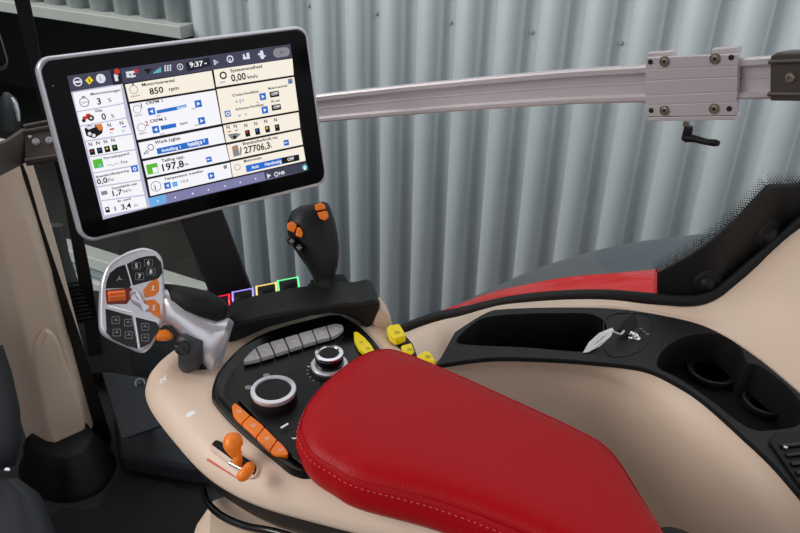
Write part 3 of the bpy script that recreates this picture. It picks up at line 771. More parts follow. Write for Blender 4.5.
for k in range(4):
    x, y = 175+k*43, 150-k*8; q.text('N', z4(x-10, y), 3.3, 3, 'scr_ink').box(z4(x+8, y+32), 2.6, 3, 3, 'scr_ink').box(z4(x+6, y+28), .9, .8, 4, ['scr_red', 'scr_blue', 'scr_yellow', 'scr_green'][k])
q.done('tile', SC)
q = tile(z4(170, 214), z4(430, 172), z4(445, 252), z4(190, 300)); q.box(z4(217, 248), 4.6, 4.4, 3, 'scr_green').box(z4(228, 262), 1.4, 2, 4, 'scr_teal').text('Perceeloppervl.', z4(250, 225), 2.3, 3, 'scr_ink', 23).text('--,-- ha', z4(270, 265), 3, 3, 'scr_grey', 18).done('tile', SC)
q = tile(z4(192, 306), z4(447, 260), z4(460, 340), z4(212, 378)); q.text('Brandstofbesparing', z4(205, 332), 2.3, 3, 'scr_ink', 29).text('0,0', z4(213, 368), 5.2, 3, 'scr_ink', 9).text('l/ha', z4(268, 352), 3, 3, 'scr_grey', 6).box(z4(425, 278), 3.3, 3.2, 3, 'scr_blue').disc(z4(425, 278), 1.8, 4, 'scr_white', inner=.5).done('tile', SC)
q = tile(z4(215, 385), z4(462, 347), z4(480, 425), z4(233, 458)); q.text('Gemiddelde opp.', z4(295, 398), 2.2, 3, 'scr_ink', 23).text('1,7', z4(302, 434), 5, 3, 'scr_ink', 8.5).text('ha/u', z4(358, 415), 3, 3, 'scr_grey', 7.5).box(z4(252, 416), 3, 2, 3, 'scr_grey').done('tile', SC)
q = tile(z4(236, 464), z4(482, 432), z4(497, 497), z4(252, 545)); q.text('Br.-tank', z4(330, 470), 2, 3, 'scr_ink', 12).text('3,4', z4(352, 512), 5, 3, 'scr_ink', 8.5).text('l/u', z4(425, 495), 2.6, 3, 'scr_grey').box(z4(270, 512), 2, 2.8, 3, 'scr_ink').box(z4(268, 507), 1, .9, 4, 'scr_white').box(z4(314, 505), .8, 2.2, 3, 'scr_grey').done('tile', SC)
# main tiles
CR = 'scr_cream'
q = tile(z2(370, 197), z3(167, 217), z3(184, 310), z2(394, 296), CR); q.text('Motortoerental', z2(468, 208), 2.8, 3, 'scr_ink', 29.5).text('850', z2(513, 255), 5.8, 3, 'scr_ink', 12.5).text('rpm', z2(622, 234), 3.4, 3, 'scr_ink', 9).disc(z2(420, 226), 4.3, 3, 'scr_grey', inner=.85).box(z2(415, 195), 1.2, 1, 3, 'scr_grey').text('rpm', z2(405, 270), 1.8, 3, 'scr_grey', 8).done('tile', SC)
q = tile(z2(397, 308), z3(187, 321), z3(220, 500), z2(440, 514))
for n, y in (('1', 0), ('2', 1)):
    ox, oy = y*24, y*104
    q.text(n, z2(464+ox, 330+oy), 4.4, 3, 'scr_red' if y else 'scr_ink').text('CRPM '+n, z2(490+ox, 312+oy), 2.8, 3, 'scr_ink', 15).arrow(z2(522+ox, 353+oy-3), 3.5, 3, -1)
    q.disc(z2(440+ox, 338+oy), 4.2, 3, 'scr_grey', inner=.85).text('rpm', z2(425+ox, 380+oy), 1.8, 3, 'scr_grey', 7)
    a, b = z2(552+ox, 348+oy), z2(552+ox, 362+oy)
    if not y: q.poly([z2(550, 345), z2(665, 322), z2(670, 342), z2(553, 364)], 3, 'scr_blue').poly([z2(667, 321), z2(720, 309), z2(722, 328), z2(671, 342)], 3, 'scr_lblue').text('rpm', z2(672, 338), 2, 4, 'scr_white', 7)
    else: q.poly([z2(572, 433), z2(660, 417), z2(664, 440), z2(577, 458)], 3, 'scr_blue').text('rpm', z2(684, 428), 2.4, 3, 'scr_ink', 7)
    q.text('min', z2(548+ox, 382+oy), 1.7, 3, 'scr_grey', 4).text('max', z3(60+y*16, 424+y*88), 1.7, 3, 'scr_grey', 4)
q.arrow(z3(96, 393), 3.5, 3).arrow(z3(114, 484), 3.5, 3).done('tile', SC)
q = tile(z4(447, 130), z5(222, 87), z5(240, 173), z4(468, 222)); q.text('Work Lights', z4(542, 138), 3, 3, 'scr_ink', 23).poly([z4(550, 163), z5(148, 148), z5(153, 183), z4(556, 196)], 3, 'scr_blue').text('Instelling 1', z4(582, 182), 2.8, 4, 'scr_white', 17).text('Instelling 2', z4(735, 152), 2.6, 4, 'scr_white', 12).text('Instelling 3', z5(40, 188), 2.6, 4, 'scr_white', 16)
q.disc(z4(517, 155), 3.2, 3, 'scr_ink', inner=.78).poly([z4(475, 195), z4(497, 168), z4(500, 172), z4(480, 198)], 3, 'scr_ink').poly([z4(490, 195), z4(506, 176), z4(509, 180), z4(496, 196)], 3, 'scr_grey').done('tile', SC)
q = tile(z4(472, 236), z5(243, 184), z5(262, 268), z4(495, 328), CR if 0 else 'scr_white'); q.box(z4(527, 278), 5.6, 5, 3, 'scr_green').box(z4(543, 285), 2.6, 2.6, 4, 'scr_white').text('Telling opp.', z4(580, 242), 2.8, 3, 'scr_ink', 21).text('197,8', z4(587, 292), 6.6, 3, 'scr_ink', 19.5).text('ha', z4(703, 262), 3, 3, 'scr_grey', 5)
q.box(z5(153, 263), 2.8, 2.6, 3, 'scr_blue').box(z5(150, 263), 1.6, .5, 4, 'scr_white').done('tile', SC)
q = tile(z4(498, 340), z5(265, 280), z5(276, 358), z4(515, 434)); q.disc(z4(547, 378), 5.2, 3, 'scr_ink', inner=.9).text('i', z4(542, 398), 5, 3, 'scr_ink').text('Temperatuur instellen', z4(595, 345), 2.4, 3, 'scr_ink', 36).arrow(z4(613, 374), 3.2, 3, -1).box(z4(655, 366), 2.6, 2.4, 3, 'scr_lblue').text('19,5', z4(690, 360), 2.4, 3, 'scr_grey', 7).arrow(z5(165, 350), 3.2, 3).box(z5(240, 303), 1.8, 1.8, 3, 'scr_grey').done('tile', SC)
q = tile(z3(178, 212), z3(598, 152), z3(605, 240), z3(192, 304), CR); q.text('Systeemsnelheid', z3(268, 226), 3, 3, 'scr_ink', 30.5).text('0,00', z3(274, 275), 6.4, 3, 'scr_ink', 14).text('km/u', z3(360, 260), 3.2, 3, 'scr_ink', 9.5).disc(z3(229, 242), 3.8, 3, 'scr_ink', inner=.6).text('rpm', z3(210, 284), 1.8, 3, 'scr_blue', 5).done('tile', SC)
q = tile(z3(194, 316), z3(607, 250), z3(631, 428), z3(225, 499), CR)
q.text('Cruise-Hoofdset.', z3(278, 356), 2.4, 3, 'scr_ink', 26).text('Motortoerental', z3(470, 318), 2.2, 3, 'scr_ink', 18.5).text('Achteras-Hoofdset.', z3(294, 430), 2.4, 3, 'scr_ink', 28).text('X-as', z3(482, 388), 2.2, 3, 'scr_ink', 9)
q.arrow(z3(440, 355), 3.4, 3).arrow(z3(451, 426), 3.4, 3).box(z3(502, 342), 5, 2.8, 3, 'scr_ink').text('OFF', z3(486, 350), 2.6, 4, 'scr_white', 6.6).box(z3(512, 412), 5, 2.8, 3, 'scr_ink').text('OFF', z3(497, 420), 2.6, 4, 'scr_white', 6.6)
q.box(z3(253, 446), 3, 3, 3, 'scr_blue').disc(z3(253, 446), 2.1, 4, 'scr_white').disc(z3(253, 446), 1.1, 5, 'scr_blue').box(z3(587, 273), 2.5, 2.4, 3, 'scr_grey').box(z3(583, 277), 1.3, 1.2, 4, 'scr_blue')
q.text('0', z3(332, 382), 2.4, 3, 'scr_grey').text('0', z3(346, 456), 2.4, 3, 'scr_grey').box(z3(300, 382), 1.2, 1.2, 3, 'scr_lav').box(z3(320, 380), 1, 2, 3, 'scr_lav').box(z3(316, 456), 1.2, 1.2, 3, 'scr_lav').box(z3(412, 385), 1, .5, 3, 'scr_grey').done('tile', SC)
q = tile(z5(229, 82), z5(631, 12), z5(640, 95), z5(245, 174), CR)
for k, (x, y) in enumerate(((252, 102), (290, 96), (347, 92), (400, 82), (453, 70), (505, 62))):
    q.text('N', z5(x-4, y), 3.2, 3, 'scr_ink')
    if k > 1: q.box(z5(x+12, y+32), 2.5, 3.2, 3, 'scr_ink').box(z5(x+9, y+26), .9, .9, 4, ['scr_red', 'scr_blue', 'scr_yellow', 'scr_grey'][k-2])
    else: q.box(z5(x+10, y+12), 1.8, .5, 3, ('scr_red', 'scr_blue')[k])
q.poly([z5(252, 130), z5(300, 122), z5(325, 128), z5(300, 150), z5(275, 158)], 3, 'scr_grey').disc(z5(290, 145), 1.9, 4, 'scr_ink').done('tile', SC)
q = tile(z5(248, 186), z5(641, 105), z5(654, 184), z5(265, 266), CR); q.text('Brandstofverbruik tot.', z5(335, 188), 2.8, 3, 'scr_ink', 34).text('27706,3', z5(343, 232), 6.2, 3, 'scr_ink', 25).text('l', z5(484, 202), 3, 3, 'scr_ink').poly([z5(275, 195), z5(305, 185), z5(318, 240), z5(285, 250)], 3, 'scr_grey').box(z5(290, 205), 1.6, 1.6, 4, 'scr_orange').poly([z5(318, 190), z5(328, 205), z5(325, 240), z5(318, 238)], 3, 'scr_grey').box(z5(565, 174), 2.8, 2.8, 3, 'scr_blue').box(z5(562, 174), 1.6, .5, 4, 'scr_white').done('tile', SC)
q = tile(z5(268, 277), z5(656, 194), z5(669, 270), z5(280, 358), CR); q.text('Motormodus', z5(340, 280), 2.6, 3, 'scr_ink', 17).poly([z5(348, 296), z5(540, 254), z5(545, 288), z5(354, 332)], 3, 'scr_blue').poly([z5(540, 254), z5(632, 236), z5(636, 268), z5(545, 288)], 3, 'scr_ink').text('Auto', z5(380, 314), 3, 4, 'scr_white', 7.2).text('Handmatig', z5(452, 298), 3, 4, 'scr_white', 16).text('OFF', z5(572, 272), 2.8, 4, 'scr_white', 6.5).disc(z5(305, 305), 3.4, 3, 'scr_lav', inner=.7).done('tile', SC)
# soft keys
q = UI().poly([z4(502, 446), z5(670, 278), z5(685, 320), z4(518, 500)], 1, 'scr_key').poly([z5(445, 325), z5(670, 278), z5(685, 320), z5(455, 370)], 2, 'scr_bar').poly([z4(502, 446), z4(603, 425), z4(610, 470), z4(518, 498)], 2, 'scr_lblue')
for x, y in ((558, 462), (657, 442), (757, 420)): q.disc(z4(x, y), .8, 3, 'scr_white', 8)
for x, y in ((65, 444), (150, 425), (238, 405), (320, 385), (402, 366)): q.disc(z5(x, y), .8, 3, 'scr_white', 8)
q.tri(z5(472, 350), 2.6, 3, 'scr_pale').disc(z5(512, 342), 2.4, 3, 'scr_pale', inner=.6).text('HB', z5(528, 346), 3, 3, 'scr_white', 5.5).disc(z5(664, 305), 2.8, 3, 'scr_teal').box(z5(664, 310), 1, 1.6, 4, 'scr_white').done('soft_key_bar', SC)
# tiny sensor dot on the bezel
MB().lathe(TP.pt(53, 86, .0003), tn_, [(.0009, 0), (0, .0003)], 'grey_print', 10).build('sensor', tm)
# bracket block behind + post
bp = TC-tn_*.045
po = thing('monitor_post', 'black sloping post carrying the touchscreen terminal behind the hood bar', 'post', at(232, 300, .95)-ZUP*.05)
PP = Plane(at(205, 225, .93), (CAM-at(205, 225, .93)).normalized()*.8+hn*.4)
pq = [(160, 170), (208, 165), (222, 210), (258, 305), (214, 306), (186, 235)]
MB().prism(PP.pts(pq), -PP.n*.028, 'black_plastic').build('post', po, bevel=.004)
MB().box(TC-tn_*.055+tv*.03, tu*.04, tv*.03, tn_*.0205, 'black_plastic').build('mount_block', po, bevel=.004)

# ================================================================== MULTI-FUNCTION GRIP
JD = .735
JP = Plane(at(130, 300, JD), right*.55+up*.12-fwd)
Zg = Z(100, 250, 4.844); Zh = Z(80, 230, 3.806)
zg = lambda *p: Zg(*p)
gp = thing('control_grip', 'silver control grip with numbered black keys and orange buttons beside the console', 'control lever', onz(200, 368, ZA))
out_px = Zh((230, 68), (265, 70), (298, 86), (318, 120), (322, 200), (330, 290), (312, 360), (284, 425), (262, 456), (236, 468), (190, 450), (115, 416), (82, 385), (76, 330), (78, 250), (84, 190), (112, 128), (170, 88))
ol = catmull(JP.pts(out_px), 5)
jn = JP.n
mb = MB(); mb.dome(ol, [(.012, -.026), (.004, -.024), (.0006, -.018), (0, -.010), (0, -.003), (.0012, -.0006), (.0026, 0), (.004, -.0008)], 'silver_satin', jn)
mb.build('head', gp, smooth=50)
def gkey(name, px, off, m, th=.003, bev=.0006, par=None):
    k = MB(); k.prism(JP.pts(px, off), -jn*th, m); return k.build(name, par or gp, bevel=bev)
gkey('face_plate', [(q[0], q[1]) for q in Zh((225, 82), (262, 82), (290, 96), (308, 124), (312, 200), (320, 290), (300, 355), (272, 420), (235, 455), (190, 440), (120, 408), (92, 378), (88, 330), (90, 250), (96, 195), (122, 138), (172, 100))], .0002, 'silver_satin', .003)
k1 = gkey('key_panel', zg((26, 188), (32, 150), (48, 112), (82, 84), (122, 70), (150, 172), (142, 183)), .0012, 'black_gloss')
k2 = gkey('key_panel', zg((130, 68), (180, 42), (225, 30), (268, 28), (296, 62), (303, 112), (280, 140), (160, 172)), .0012, 'black_gloss')
k3 = gkey('key_panel', zg((26, 284), (155, 320), (183, 478), (130, 465), (60, 432), (32, 402)), .0012, 'black_gloss')
k4 = gkey('key_panel', zg((172, 325), (272, 350), (290, 378), (242, 452), (196, 478)), .0012, 'black_gloss')
gkey('divider', zg((122, 72), (128, 70), (158, 172), (152, 174)), .0016, 'chrome')
gkey('divider', zg((160, 320), (168, 322), (192, 480), (184, 480)), .0016, 'chrome')
for px in (((212, 192), (240, 160), (274, 138), (284, 165), (284, 200), (264, 222), (218, 232)), ((213, 246), (262, 240), (288, 266), (294, 335), (262, 315), (228, 285))):
    ob = gkey('orange_button', zg(*px), .0035, 'orange_plastic', .004, .001)
    cx = sum(p[0] for p in px)/len(px); cy = sum(p[1] for p in px)/len(px); c = JP.pt(*zg((cx, cy))[0], .0038)
    mk = MB(); ju = (JP.pt(150, 300)-JP.pt(140, 300)).normalized(); jv = (JP.pt(140, 290)-JP.pt(140, 300)).normalized()
    mk.flat([c+ju*a*.0022+jv*b*.0022 for a, b in ((-1, -1), (1, -1), (.3, -.4), (.3, .5), (.8, .5), (0, 1.5), (-.8, .5), (-.3, .5), (-.3, -.4))], 'white_print'); mk.build('symbol', ob, smooth=0)
ju = (JP.pt(150, 300)-JP.pt(140, 300)).normalized(); jv = (JP.pt(140, 290)-JP.pt(140, 300)).normalized()
# thumb roller: recessed orange cylinder
gkey('roller_recess', zg((26, 194), (150, 182), (165, 210), (130, 262), (32, 262)), .0009, 'red_dark')
a = JP.pt(*zg((38, 226))[0], .001); b = JP.pt(*zg((122, 218))[0], .001)
MB().tube([a, a.lerp(b, .04), a.lerp(b, .96), b], [.0045, .0056, .0056, .0045], 'orange_clear', 20).build('thumb_roller', gp)
gkey('accent_stripe', zg((28, 264), (60, 264), (168, 300), (152, 306), (42, 282)), .0016, 'chrome')
mb = MB(); c = JP.pt(*zg((176, 230))[0], -.001)
mb.dome(catmull(JP.pts(zg((140, 205), (178, 186), (212, 232), (236, 300), (190, 280), (150, 252)), .0), 5), [(0, 0), (.0015, .0022), (.004, .0036), (.006, .004)], 'silver_satin', jn)
mb.build('thumb_rest', gp, smooth=60)
for t, x, y in (('5', 175, 77), ('6', 233, 62), ('7', 190, 128), ('8', 245, 105)):
    kk = MB(); c = JP.pt(*zg((x, y))[0], .0017)
    kk.text(t, c-jv*.0021, ju, jv, .0043, 'white_print', None, 'C')
    for P in (rrect(ju, jv, c, .0042, .0036, .0012, 3),):
        for i in range(len(P)): kk.flat([P[i], P[(i+1) % len(P)], c+(P[(i+1) % len(P)]-c)*.9, c+(P[i]-c)*.9], 'grey_print')
    kk.build('number', k2, smooth=0)
for par, x, y in ((k3, 75, 340), (k3, 135, 352), (k3, 80, 400), (k3, 138, 412), (k4, 217, 372), (k4, 217, 425)):
    kk = MB(); c = JP.pt(*zg((x, y))[0], .0017); P = rrect(ju, jv, c, .0038, .0036, .0012, 3)
    for i in range(len(P)): kk.flat([P[i], P[(i+1) % len(P)], c+(P[(i+1) % len(P)]-c)*.86, c+(P[i]-c)*.86], 'grey_print')
    kk.box(c, ju*.0018, jv*.0004, jn*.0001, 'grey_print'); kk.box(c+jv*.001, ju*.0004, jv*.001, jn*.0001, 'grey_print')
    kk.build('symbol', par, smooth=0)
kk = MB(); c = JP.pt(*zg((92, 140))[0], .0017)
kk.flat([c+ju*a*.001+jv*b*.001 for a, b in ((-3, -2), (-1, 0), (0, 3), (.6, 3), (.8, 0), (3, -.6), (3, -1.2), (.3, -.8), (-1, -1), (-2.4, -2.4))], 'grey_print'); kk.build('symbol', k1, smooth=0)
# neck: body lofted from head to the console
def ring_px(xa, ya, xb, yb, d, dep, n=20, pw=2.4):
    a = at(xa, ya, d); b = at(xb, yb, d); c = a.lerp(b, .5); h = (a-b)/2; out = []
    fd = (c-CAM).normalized()
    for i in range(n):
        t = 2*math.pi*i/n; cs, sn = math.cos(t), math.sin(t)
        out.append(c+h*(abs(cs)**(2/pw)*(1 if cs > 0 else -1))+fd*dep*(abs(sn)**(2/pw)*(1 if sn > 0 else -1)))
    return out
MB().loft([ring_px(158, 288, 158, 330, .762, .010), ring_px(168, 289, 164, 325, .762, .016), ring_px(180, 302, 172, 326, .762, .020), ring_px(200, 312, 190, 346, .765, .022), ring_px(216, 318, 203, 364, .77, .024), ring_px(229, 318, 210, 374, .775, .026), ring_px(234, 322, 218, 376, .79, .026)], 'silver_satin').build('neck', gp, smooth=60)
MB().loft([ring_px(164, 284, 164, 300, .775, .014), ring_px(172, 284, 170, 310, .772, .026), ring_px(190, 287, 184, 318, .772, .030), ring_px(208, 291, 202, 322, .774, .031), ring_px(222, 298, 216, 326, .78, .030), ring_px(229, 306, 224, 328, .79, .026)], 'black_soft').build('palm_rest', gp, smooth=70)
MB().loft([ring_px(174, 336, 174, 342, .755, .006), ring_px(186, 333, 178, 348, .752, .014), ring_px(204, 340, 178, 366, .755, .019), ring_px(204, 358, 181, 371, .760, .018), ring_px(200, 368, 186, 374, .765, .012)], 'dark_machine').build('lower_boot', gp, smooth=60)
MB().loft([ring_px(190, 360, 210, 360, .775, .012), ring_px(192, 375, 214, 378, .775, .014), ring_px(196, 392, 214, 392, .762, .014)], 'black_plastic').build('stem', gp, smooth=60)
c = at(182, 348, .735)
MB().lathe(c, (CAM-c).normalized()*.8+right*.2, [(.0075, 0), (.0075, .002), (.006, .0035), (.002, .0035), (0, .003)], 'black_gloss', 20).build('side_button', gp)
MB().loft([ring_px(154, 338, 158, 341, .748, .006), ring_px(158, 330, 166, 341, .748, .008), ring_px(166, 329, 172, 339, .750, .008), ring_px(172, 333, 174, 337, .755, .005)], 'orange_plastic').build('trigger', gp, smooth=60)

# ================================================================== SECOND JOYSTICK
js = thing('joystick', 'black joystick with two pairs of orange buttons behind the hood bar', 'joystick', at(330, 297, .86))
rows_ = [(318, 203, 323, 201.5, .006), (300, 206, 328, 203, .020), (292, 211, 331, 209, .027), (287.5, 221, 335, 221, .030), (287.5, 232, 337.5, 233, .031), (291, 244, 339, 245, .030), (299, 256, 339, 257, .027), (307, 267, 337.5, 268, .024), (312, 276, 335, 276, .020), (314.5, 283, 334, 282, .017), (314, 291, 335, 289, .017)]
MB().loft([ring_px(a, b, c_, d_, .86, e, 28, 2.6) for a, b, c_, d_, e in rows_], 'black_plastic').build('grip', js, smooth=70)
mb = MB()
for k, w_ in enumerate((1.0, .9, .78)):
    c = at(330, 291-k*4.2, .865); hw = .024*w_
    mb.box(c, hd*hw, hn*hw*.8, ZUP*.0022, 'black_soft')
mb.build('boot', js, bevel=.0015)
JJ = Plane(at(312, 222, .832), (CAM-at(312, 222, .83)).normalized())
def jkey(px, lift, rn):
    pl = Plane(at(px[0][0], px[0][1], lift), rn); k = MB(); k.prism(pl.pts(px), -tc_*.016, 'orange_plastic'); return k.build('orange_button', js, bevel=.0015, seg=3)
tc_ = (CAM-at(312, 222, .83)).normalized()
for px in ([(314.5, 205), (321, 202.5), (325, 205), (326, 209), (316, 211)], [(317, 212.5), (327, 210.5), (329, 217), (325, 221), (320, 219)]): jkey(px, .827, tc_)
for px in ([(287, 224), (292, 221), (297, 225), (294, 233), (287.5, 230)], [(297, 227), (301, 228), (303, 233), (302, 238), (295.5, 236)]): jkey(px, .826, tc_)
for x, y in ((291.5, 241), (299, 247.5)):
    c = at(x, y, .828); MB().lathe(c, tc_, [(.0048, -.010), (.0048, .001), (.0042, .002), (.0036, .001)], 'black_gloss', 16).build('round_button', js)
    mk = MB(); e1 = right; e2 = up; c = c+tc_*.0025
    mk.flat([c-e1*.0028-e2*.0005, c+e1*.0028-e2*.0005, c+e1*.0028+e2*.0005, c-e1*.0028+e2*.0005], 'grey_print'); mk.flat([c-e1*.0005-e2*.0026, c+e1*.0005-e2*.0026, c+e1*.0005+e2*.0026, c-e1*.0005+e2*.0026], 'grey_print'); mk.build('symbol', js, smooth=0)

# ================================================================== RAIL AND CLAMP
rp3 = catmull([at(*p) for p in rail_px], 8, False)
RH = .0395/2
def frame_at(c, i):
    t = (c[min(i+1, len(c)-1)]-c[max(i-1, 0)]).normalized(); n = V((t.y, -t.x, 0)).normalized()
    if n.dot(CAM-c[i]) < 0: n = -n
    w = n.cross(t).normalized(); w = w if w.z > 0 else -w
    return t, n, w
prof = [(-.006, -RH), (.004, -RH), (.006, -RH+.002), (.006, -RH+.006), (.004, -RH+.0075), (.0005, -RH+.0078), (0, -.0012), (.0007, -.0006), (.0007, .0006), (0, .0012), (0, RH-.0088), (.0035, RH-.0086), (.006, RH-.007), (.006, RH-.002), (.004, RH), (-.006, RH)]
rings = []
for i, p in enumerate(rp3):
    t, n, w = frame_at(rp3, i); rings.append([p+n*a+w*b for a, b in prof])
rl = MB().loft(rings, 'aluminium').build('rail', None, smooth=25)
tag(rl, 'long aluminium mounting rail running across the side window', 'rail')
i_c = min(range(len(rp3)), key=lambda i: (rp3[i]-at(690, 81, .86)).length)
t_, n_, w_ = frame_at(rp3, i_c)
KP = Plane(rp3[i_c]+n_*.025, n_); KB = Plane(rp3[i_c]+n_*.010, n_)
cl = thing('rail_clamp', 'square aluminium clamp plate bolted on the rail with black lever', 'clamp', rp3[i_c]-ZUP*.04)
Zk = Z(600, 30, 4.0); zk = lambda *p: Zk(*p)
mb = MB()
ys = [(110, 96), (158, 142), (203, 187), (263, 246), (300, 288), (348, 342)]
for k in range(5):
    (a0, b0), (a1, b1) = ys[k], ys[k+1]
    g = 1.2
    mb.prism(KP.pts(zk((182, a0+g), (551, b0+g), (550-k*2, b1-g), (183, a1-g))), -n_*.006, 'aluminium')
mb.prism(KP.pts(zk((183, 112), (550, 98), (541, 342), (184, 348)), -.0012), -n_*.007, 'aluminium')
mb.build('plate', cl, bevel=.0004)
mb = MB(); mb.prism(KP.pts(zk((184, 350), (542, 344), (540, 360), (186, 366)), -.001), -n_*.012, 'aluminium'); mb.build('lower_jaw', cl, bevel=.0006)
for px in (((188, 92), (290, 84), (292, 106), (190, 112)), ((446, 76), (553, 68), (552, 97), (448, 102))):
    MB().prism(KB.pts(zk(*px)), -n_*.010, 'aluminium').build('upper_jaw', cl, bevel=.0006)
for x, y in ((259, 126), (461, 115), (259, 322), (458, 315)):
    c = KP.pt(*zk((x, y))[0], .0002)
    MB().lathe(c, n_, [(.0056, -.002), (.0056, .0006), (.0052, .0010), (.0046, .0010), (.0044, .0002), (.0036, .0002), (.0036, .0012), (.0030, .0015), (.0019, .0015), (.0017, .0006), (0, .0006)], 'steel_bolt', 20).build('bolt', cl)
    MB().lathe(c, n_, [(.0017, .0006), (.0017, .0009), (0, .0009)], 'ink', 6).build('socket', cl)
for x, y in ((202, 128), (525, 110), (205, 322), (517, 315)):
    MB().lathe(KP.pt(*zk((x, y))[0], .0003), n_, [(.0028, -.002), (.0028, .0001), (0, .0001)], 'ink', 16).build('bolt_hole', cl)
hp = KP.pt(*zk((343, 385))[0], -.012)
hl = MB().lathe(KB.pt(*zk((344, 440))[0]), ZUP, [(.0042, -.0005), (.005, .001), (.0048, .012), (.0042, .0155)], 'black_plastic', 20).build('clamp_lever', cl)
MB().lathe(KB.pt(*zk((344, 378))[0]), ZUP, [(.0030, -.002), (.0030, .004), (0, .004)], 'steel_bolt', 12).build('lever_screw', hl)
MB().tube([KB.pt(*zk(q)[0], 0.002) for q in ((346, 430), (380, 433), (430, 446), (466, 450), (480, 452))], [.0046, .0040, .0034, .0038, .0026], 'black_plastic', 12).build('lever_arm', hl)
# right-hand end cover
i_e = min(range(len(rp3)), key=lambda i: (rp3[i]-at(790, 76, .76)).length); t2, n2, w2 = frame_at(rp3, i_e)
EP = Plane(rp3[i_e]+n2*.012, n2)
ec = thing('rail_cover', 'bronze grey channel cover on the right end of the rail', 'cover', rp3[i_e]-ZUP*.03)
mb = MB(); mb.prism(EP.pts([(769.5, 56), (776, 52.5), (850, 50), (850, 102), (769, 101)]), -n2*.024, 'bronze_grey'); 
mb.build('channel', ec, bevel=.0025, seg=3)
MB().tube([EP.pt(770, 62, .001), EP.pt(850, 59, .001)], .0022, 'bronze_grey', 8).build('upper_lip', ec)
MB().tube([EP.pt(769, 94, .001), EP.pt(850, 95, .001)], .0022, 'bronze_grey', 8).build('lower_lip', ec)
c = EP.pt(791, 77.5, .0003); MB().lathe(c, n2, [(.005, 0), (.005, .001), (.0042, .0022), (.002, .0025), (.0018, .001), (0, .001)], 'steel_bolt', 16).build('bolt', ec)
# left-hand end bracket
lb = thing('rail_bracket', 'grey two-bolt bracket fixing the rail end to the beige pillar', 'bracket', at(30, 160, 1.17))
LP = Plane(at(42, 145, 1.07), -fwd+right*.25+up*.3)
mb = MB(); mb.prism(LP.pts([(26, 128), (52, 122), (58, 124), (60, 158), (25, 163), (24, 130)]), -LP.n*.012, 'bronze_grey'); mb.build('plate', lb, bevel=.0012)
for a, b in (((24, 127), (55, 121)), ((25, 161), (60, 156)), ((25, 132), (57, 126.5))): MB().tube([LP.pt(*a, .002), LP.pt(*b, .002)], .0028, 'bronze_grey', 8).build('lip', lb)
for x, y in ((36, 142), (49.5, 140.5)):
    MB().lathe(LP.pt(x, y, .0002), LP.n, [(.0056, 0), (.0056, .001), (.004, .004), (.002, .004), (.0018, .002), (0, .002)], 'silver_satin', 16).build('bolt', lb)
mb = MB(); mb.loft([[at(26, 128, 1.07), at(26, 163, 1.07), at(22, 163, 1.1), at(22, 128, 1.1)], [at(8, 140, 1.04), at(8, 172, 1.04), at(4, 172, 1.07), at(4, 140, 1.07)], [at(-30, 155, .96), at(-30, 192, .96), at(-34, 192, .99), at(-34, 155, .99)]], 'bronze_grey'); mb.build('side_arm', lb, bevel=.002)

# ================================================================== LEFT PILLAR AND FLOOR FITTINGS
bp_ = thing('pillar_trim', 'beige lower windscreen pillar trim standing in a black foot', 'pillar trim', at(58, 455, 1.55))
def prow(L, C_, R, dl, dc, drr):
    a, c, r = at(*L, dl), at(*C_, dc), at(*R, drr); bk = V((-.02, .11, 0))
    return [a, a.lerp(c, .5), a.lerp(c, .94), c.lerp(r, .06), c.lerp(r, .5), r, r+bk, a+bk]
mb = MB(); rr2 = [prow((-72, 150), (-18, 176), (9, 166), 1.20, 1.17, 1.22), prow((-46, 215), (-4, 228), (27, 220), 1.26, 1.23, 1.28), prow((-26, 275), (13, 284), (46, 282), 1.33, 1.30, 1.35), prow((0, 352), (30, 362), (63, 343), 1.44, 1.40, 1.45), prow((28, 447), (54, 462), (90, 437), 1.57, 1.53, 1.58)]
mb.loft(rr2, 'beige_plastic'); mb.build('trim_panel', bp_, bevel=.008, seg=3, smooth=40)
# arched raised panel on the right-hand facet
ap = [at(34, 372, 1.408), at(34, 352, 1.39), at(40, 336, 1.385), at(48, 330, 1.388), at(57, 338, 1.408), at(66, 360, 1.445), at(87, 432, 1.55), at(56, 452, 1.518)]
cen = sum(ap, V((0, 0, 0)))/len(ap); no_ = (ap[2]-ap[0]).cross(ap[5]-ap[0]).normalized(); no_ = no_ if no_.dot(fwd) < 0 else -no_
mb = MB(); mb.dome(catmull(ap, 4), [(0, -.006), (.004, .0015), (.010, .003)], 'beige_plastic', no_); mb.build('raised_panel', bp_, smooth=60)
mb = MB(); ft = catmull([onz(x, y, .0) for x, y in ((20, 470), (30, 492), (65, 503), (100, 492), (116, 468), (112, 452), (95, 440), (55, 445))], 5)
tp_ = [p for p in ft]
mb.dome(ft, [(0, 0.002), (.004, .02), (.02, .05), (.03, .085), (.036, .09)], 'black_plastic'); mb.build('foot', bp_, smooth=50)
rb_ = [p-ZUP*.004 for p in rr2[-1]]; cc_ = sum(rb_, V((0, 0, 0)))/8
ex = lambda k, dz: [p+(V((p.x-cc_.x, p.y-cc_.y, 0))).normalized()*k+ZUP*(dz if i_ < 6 else -.05) for i_, p in enumerate(rb_)]
mb = MB(); mb.loft([ex(.003, 0.012), ex(.009, .010), ex(.013, -.02), ex(.030, -.07)], 'black_plastic', True, True); mb.build('collar', bp_, smooth=40)
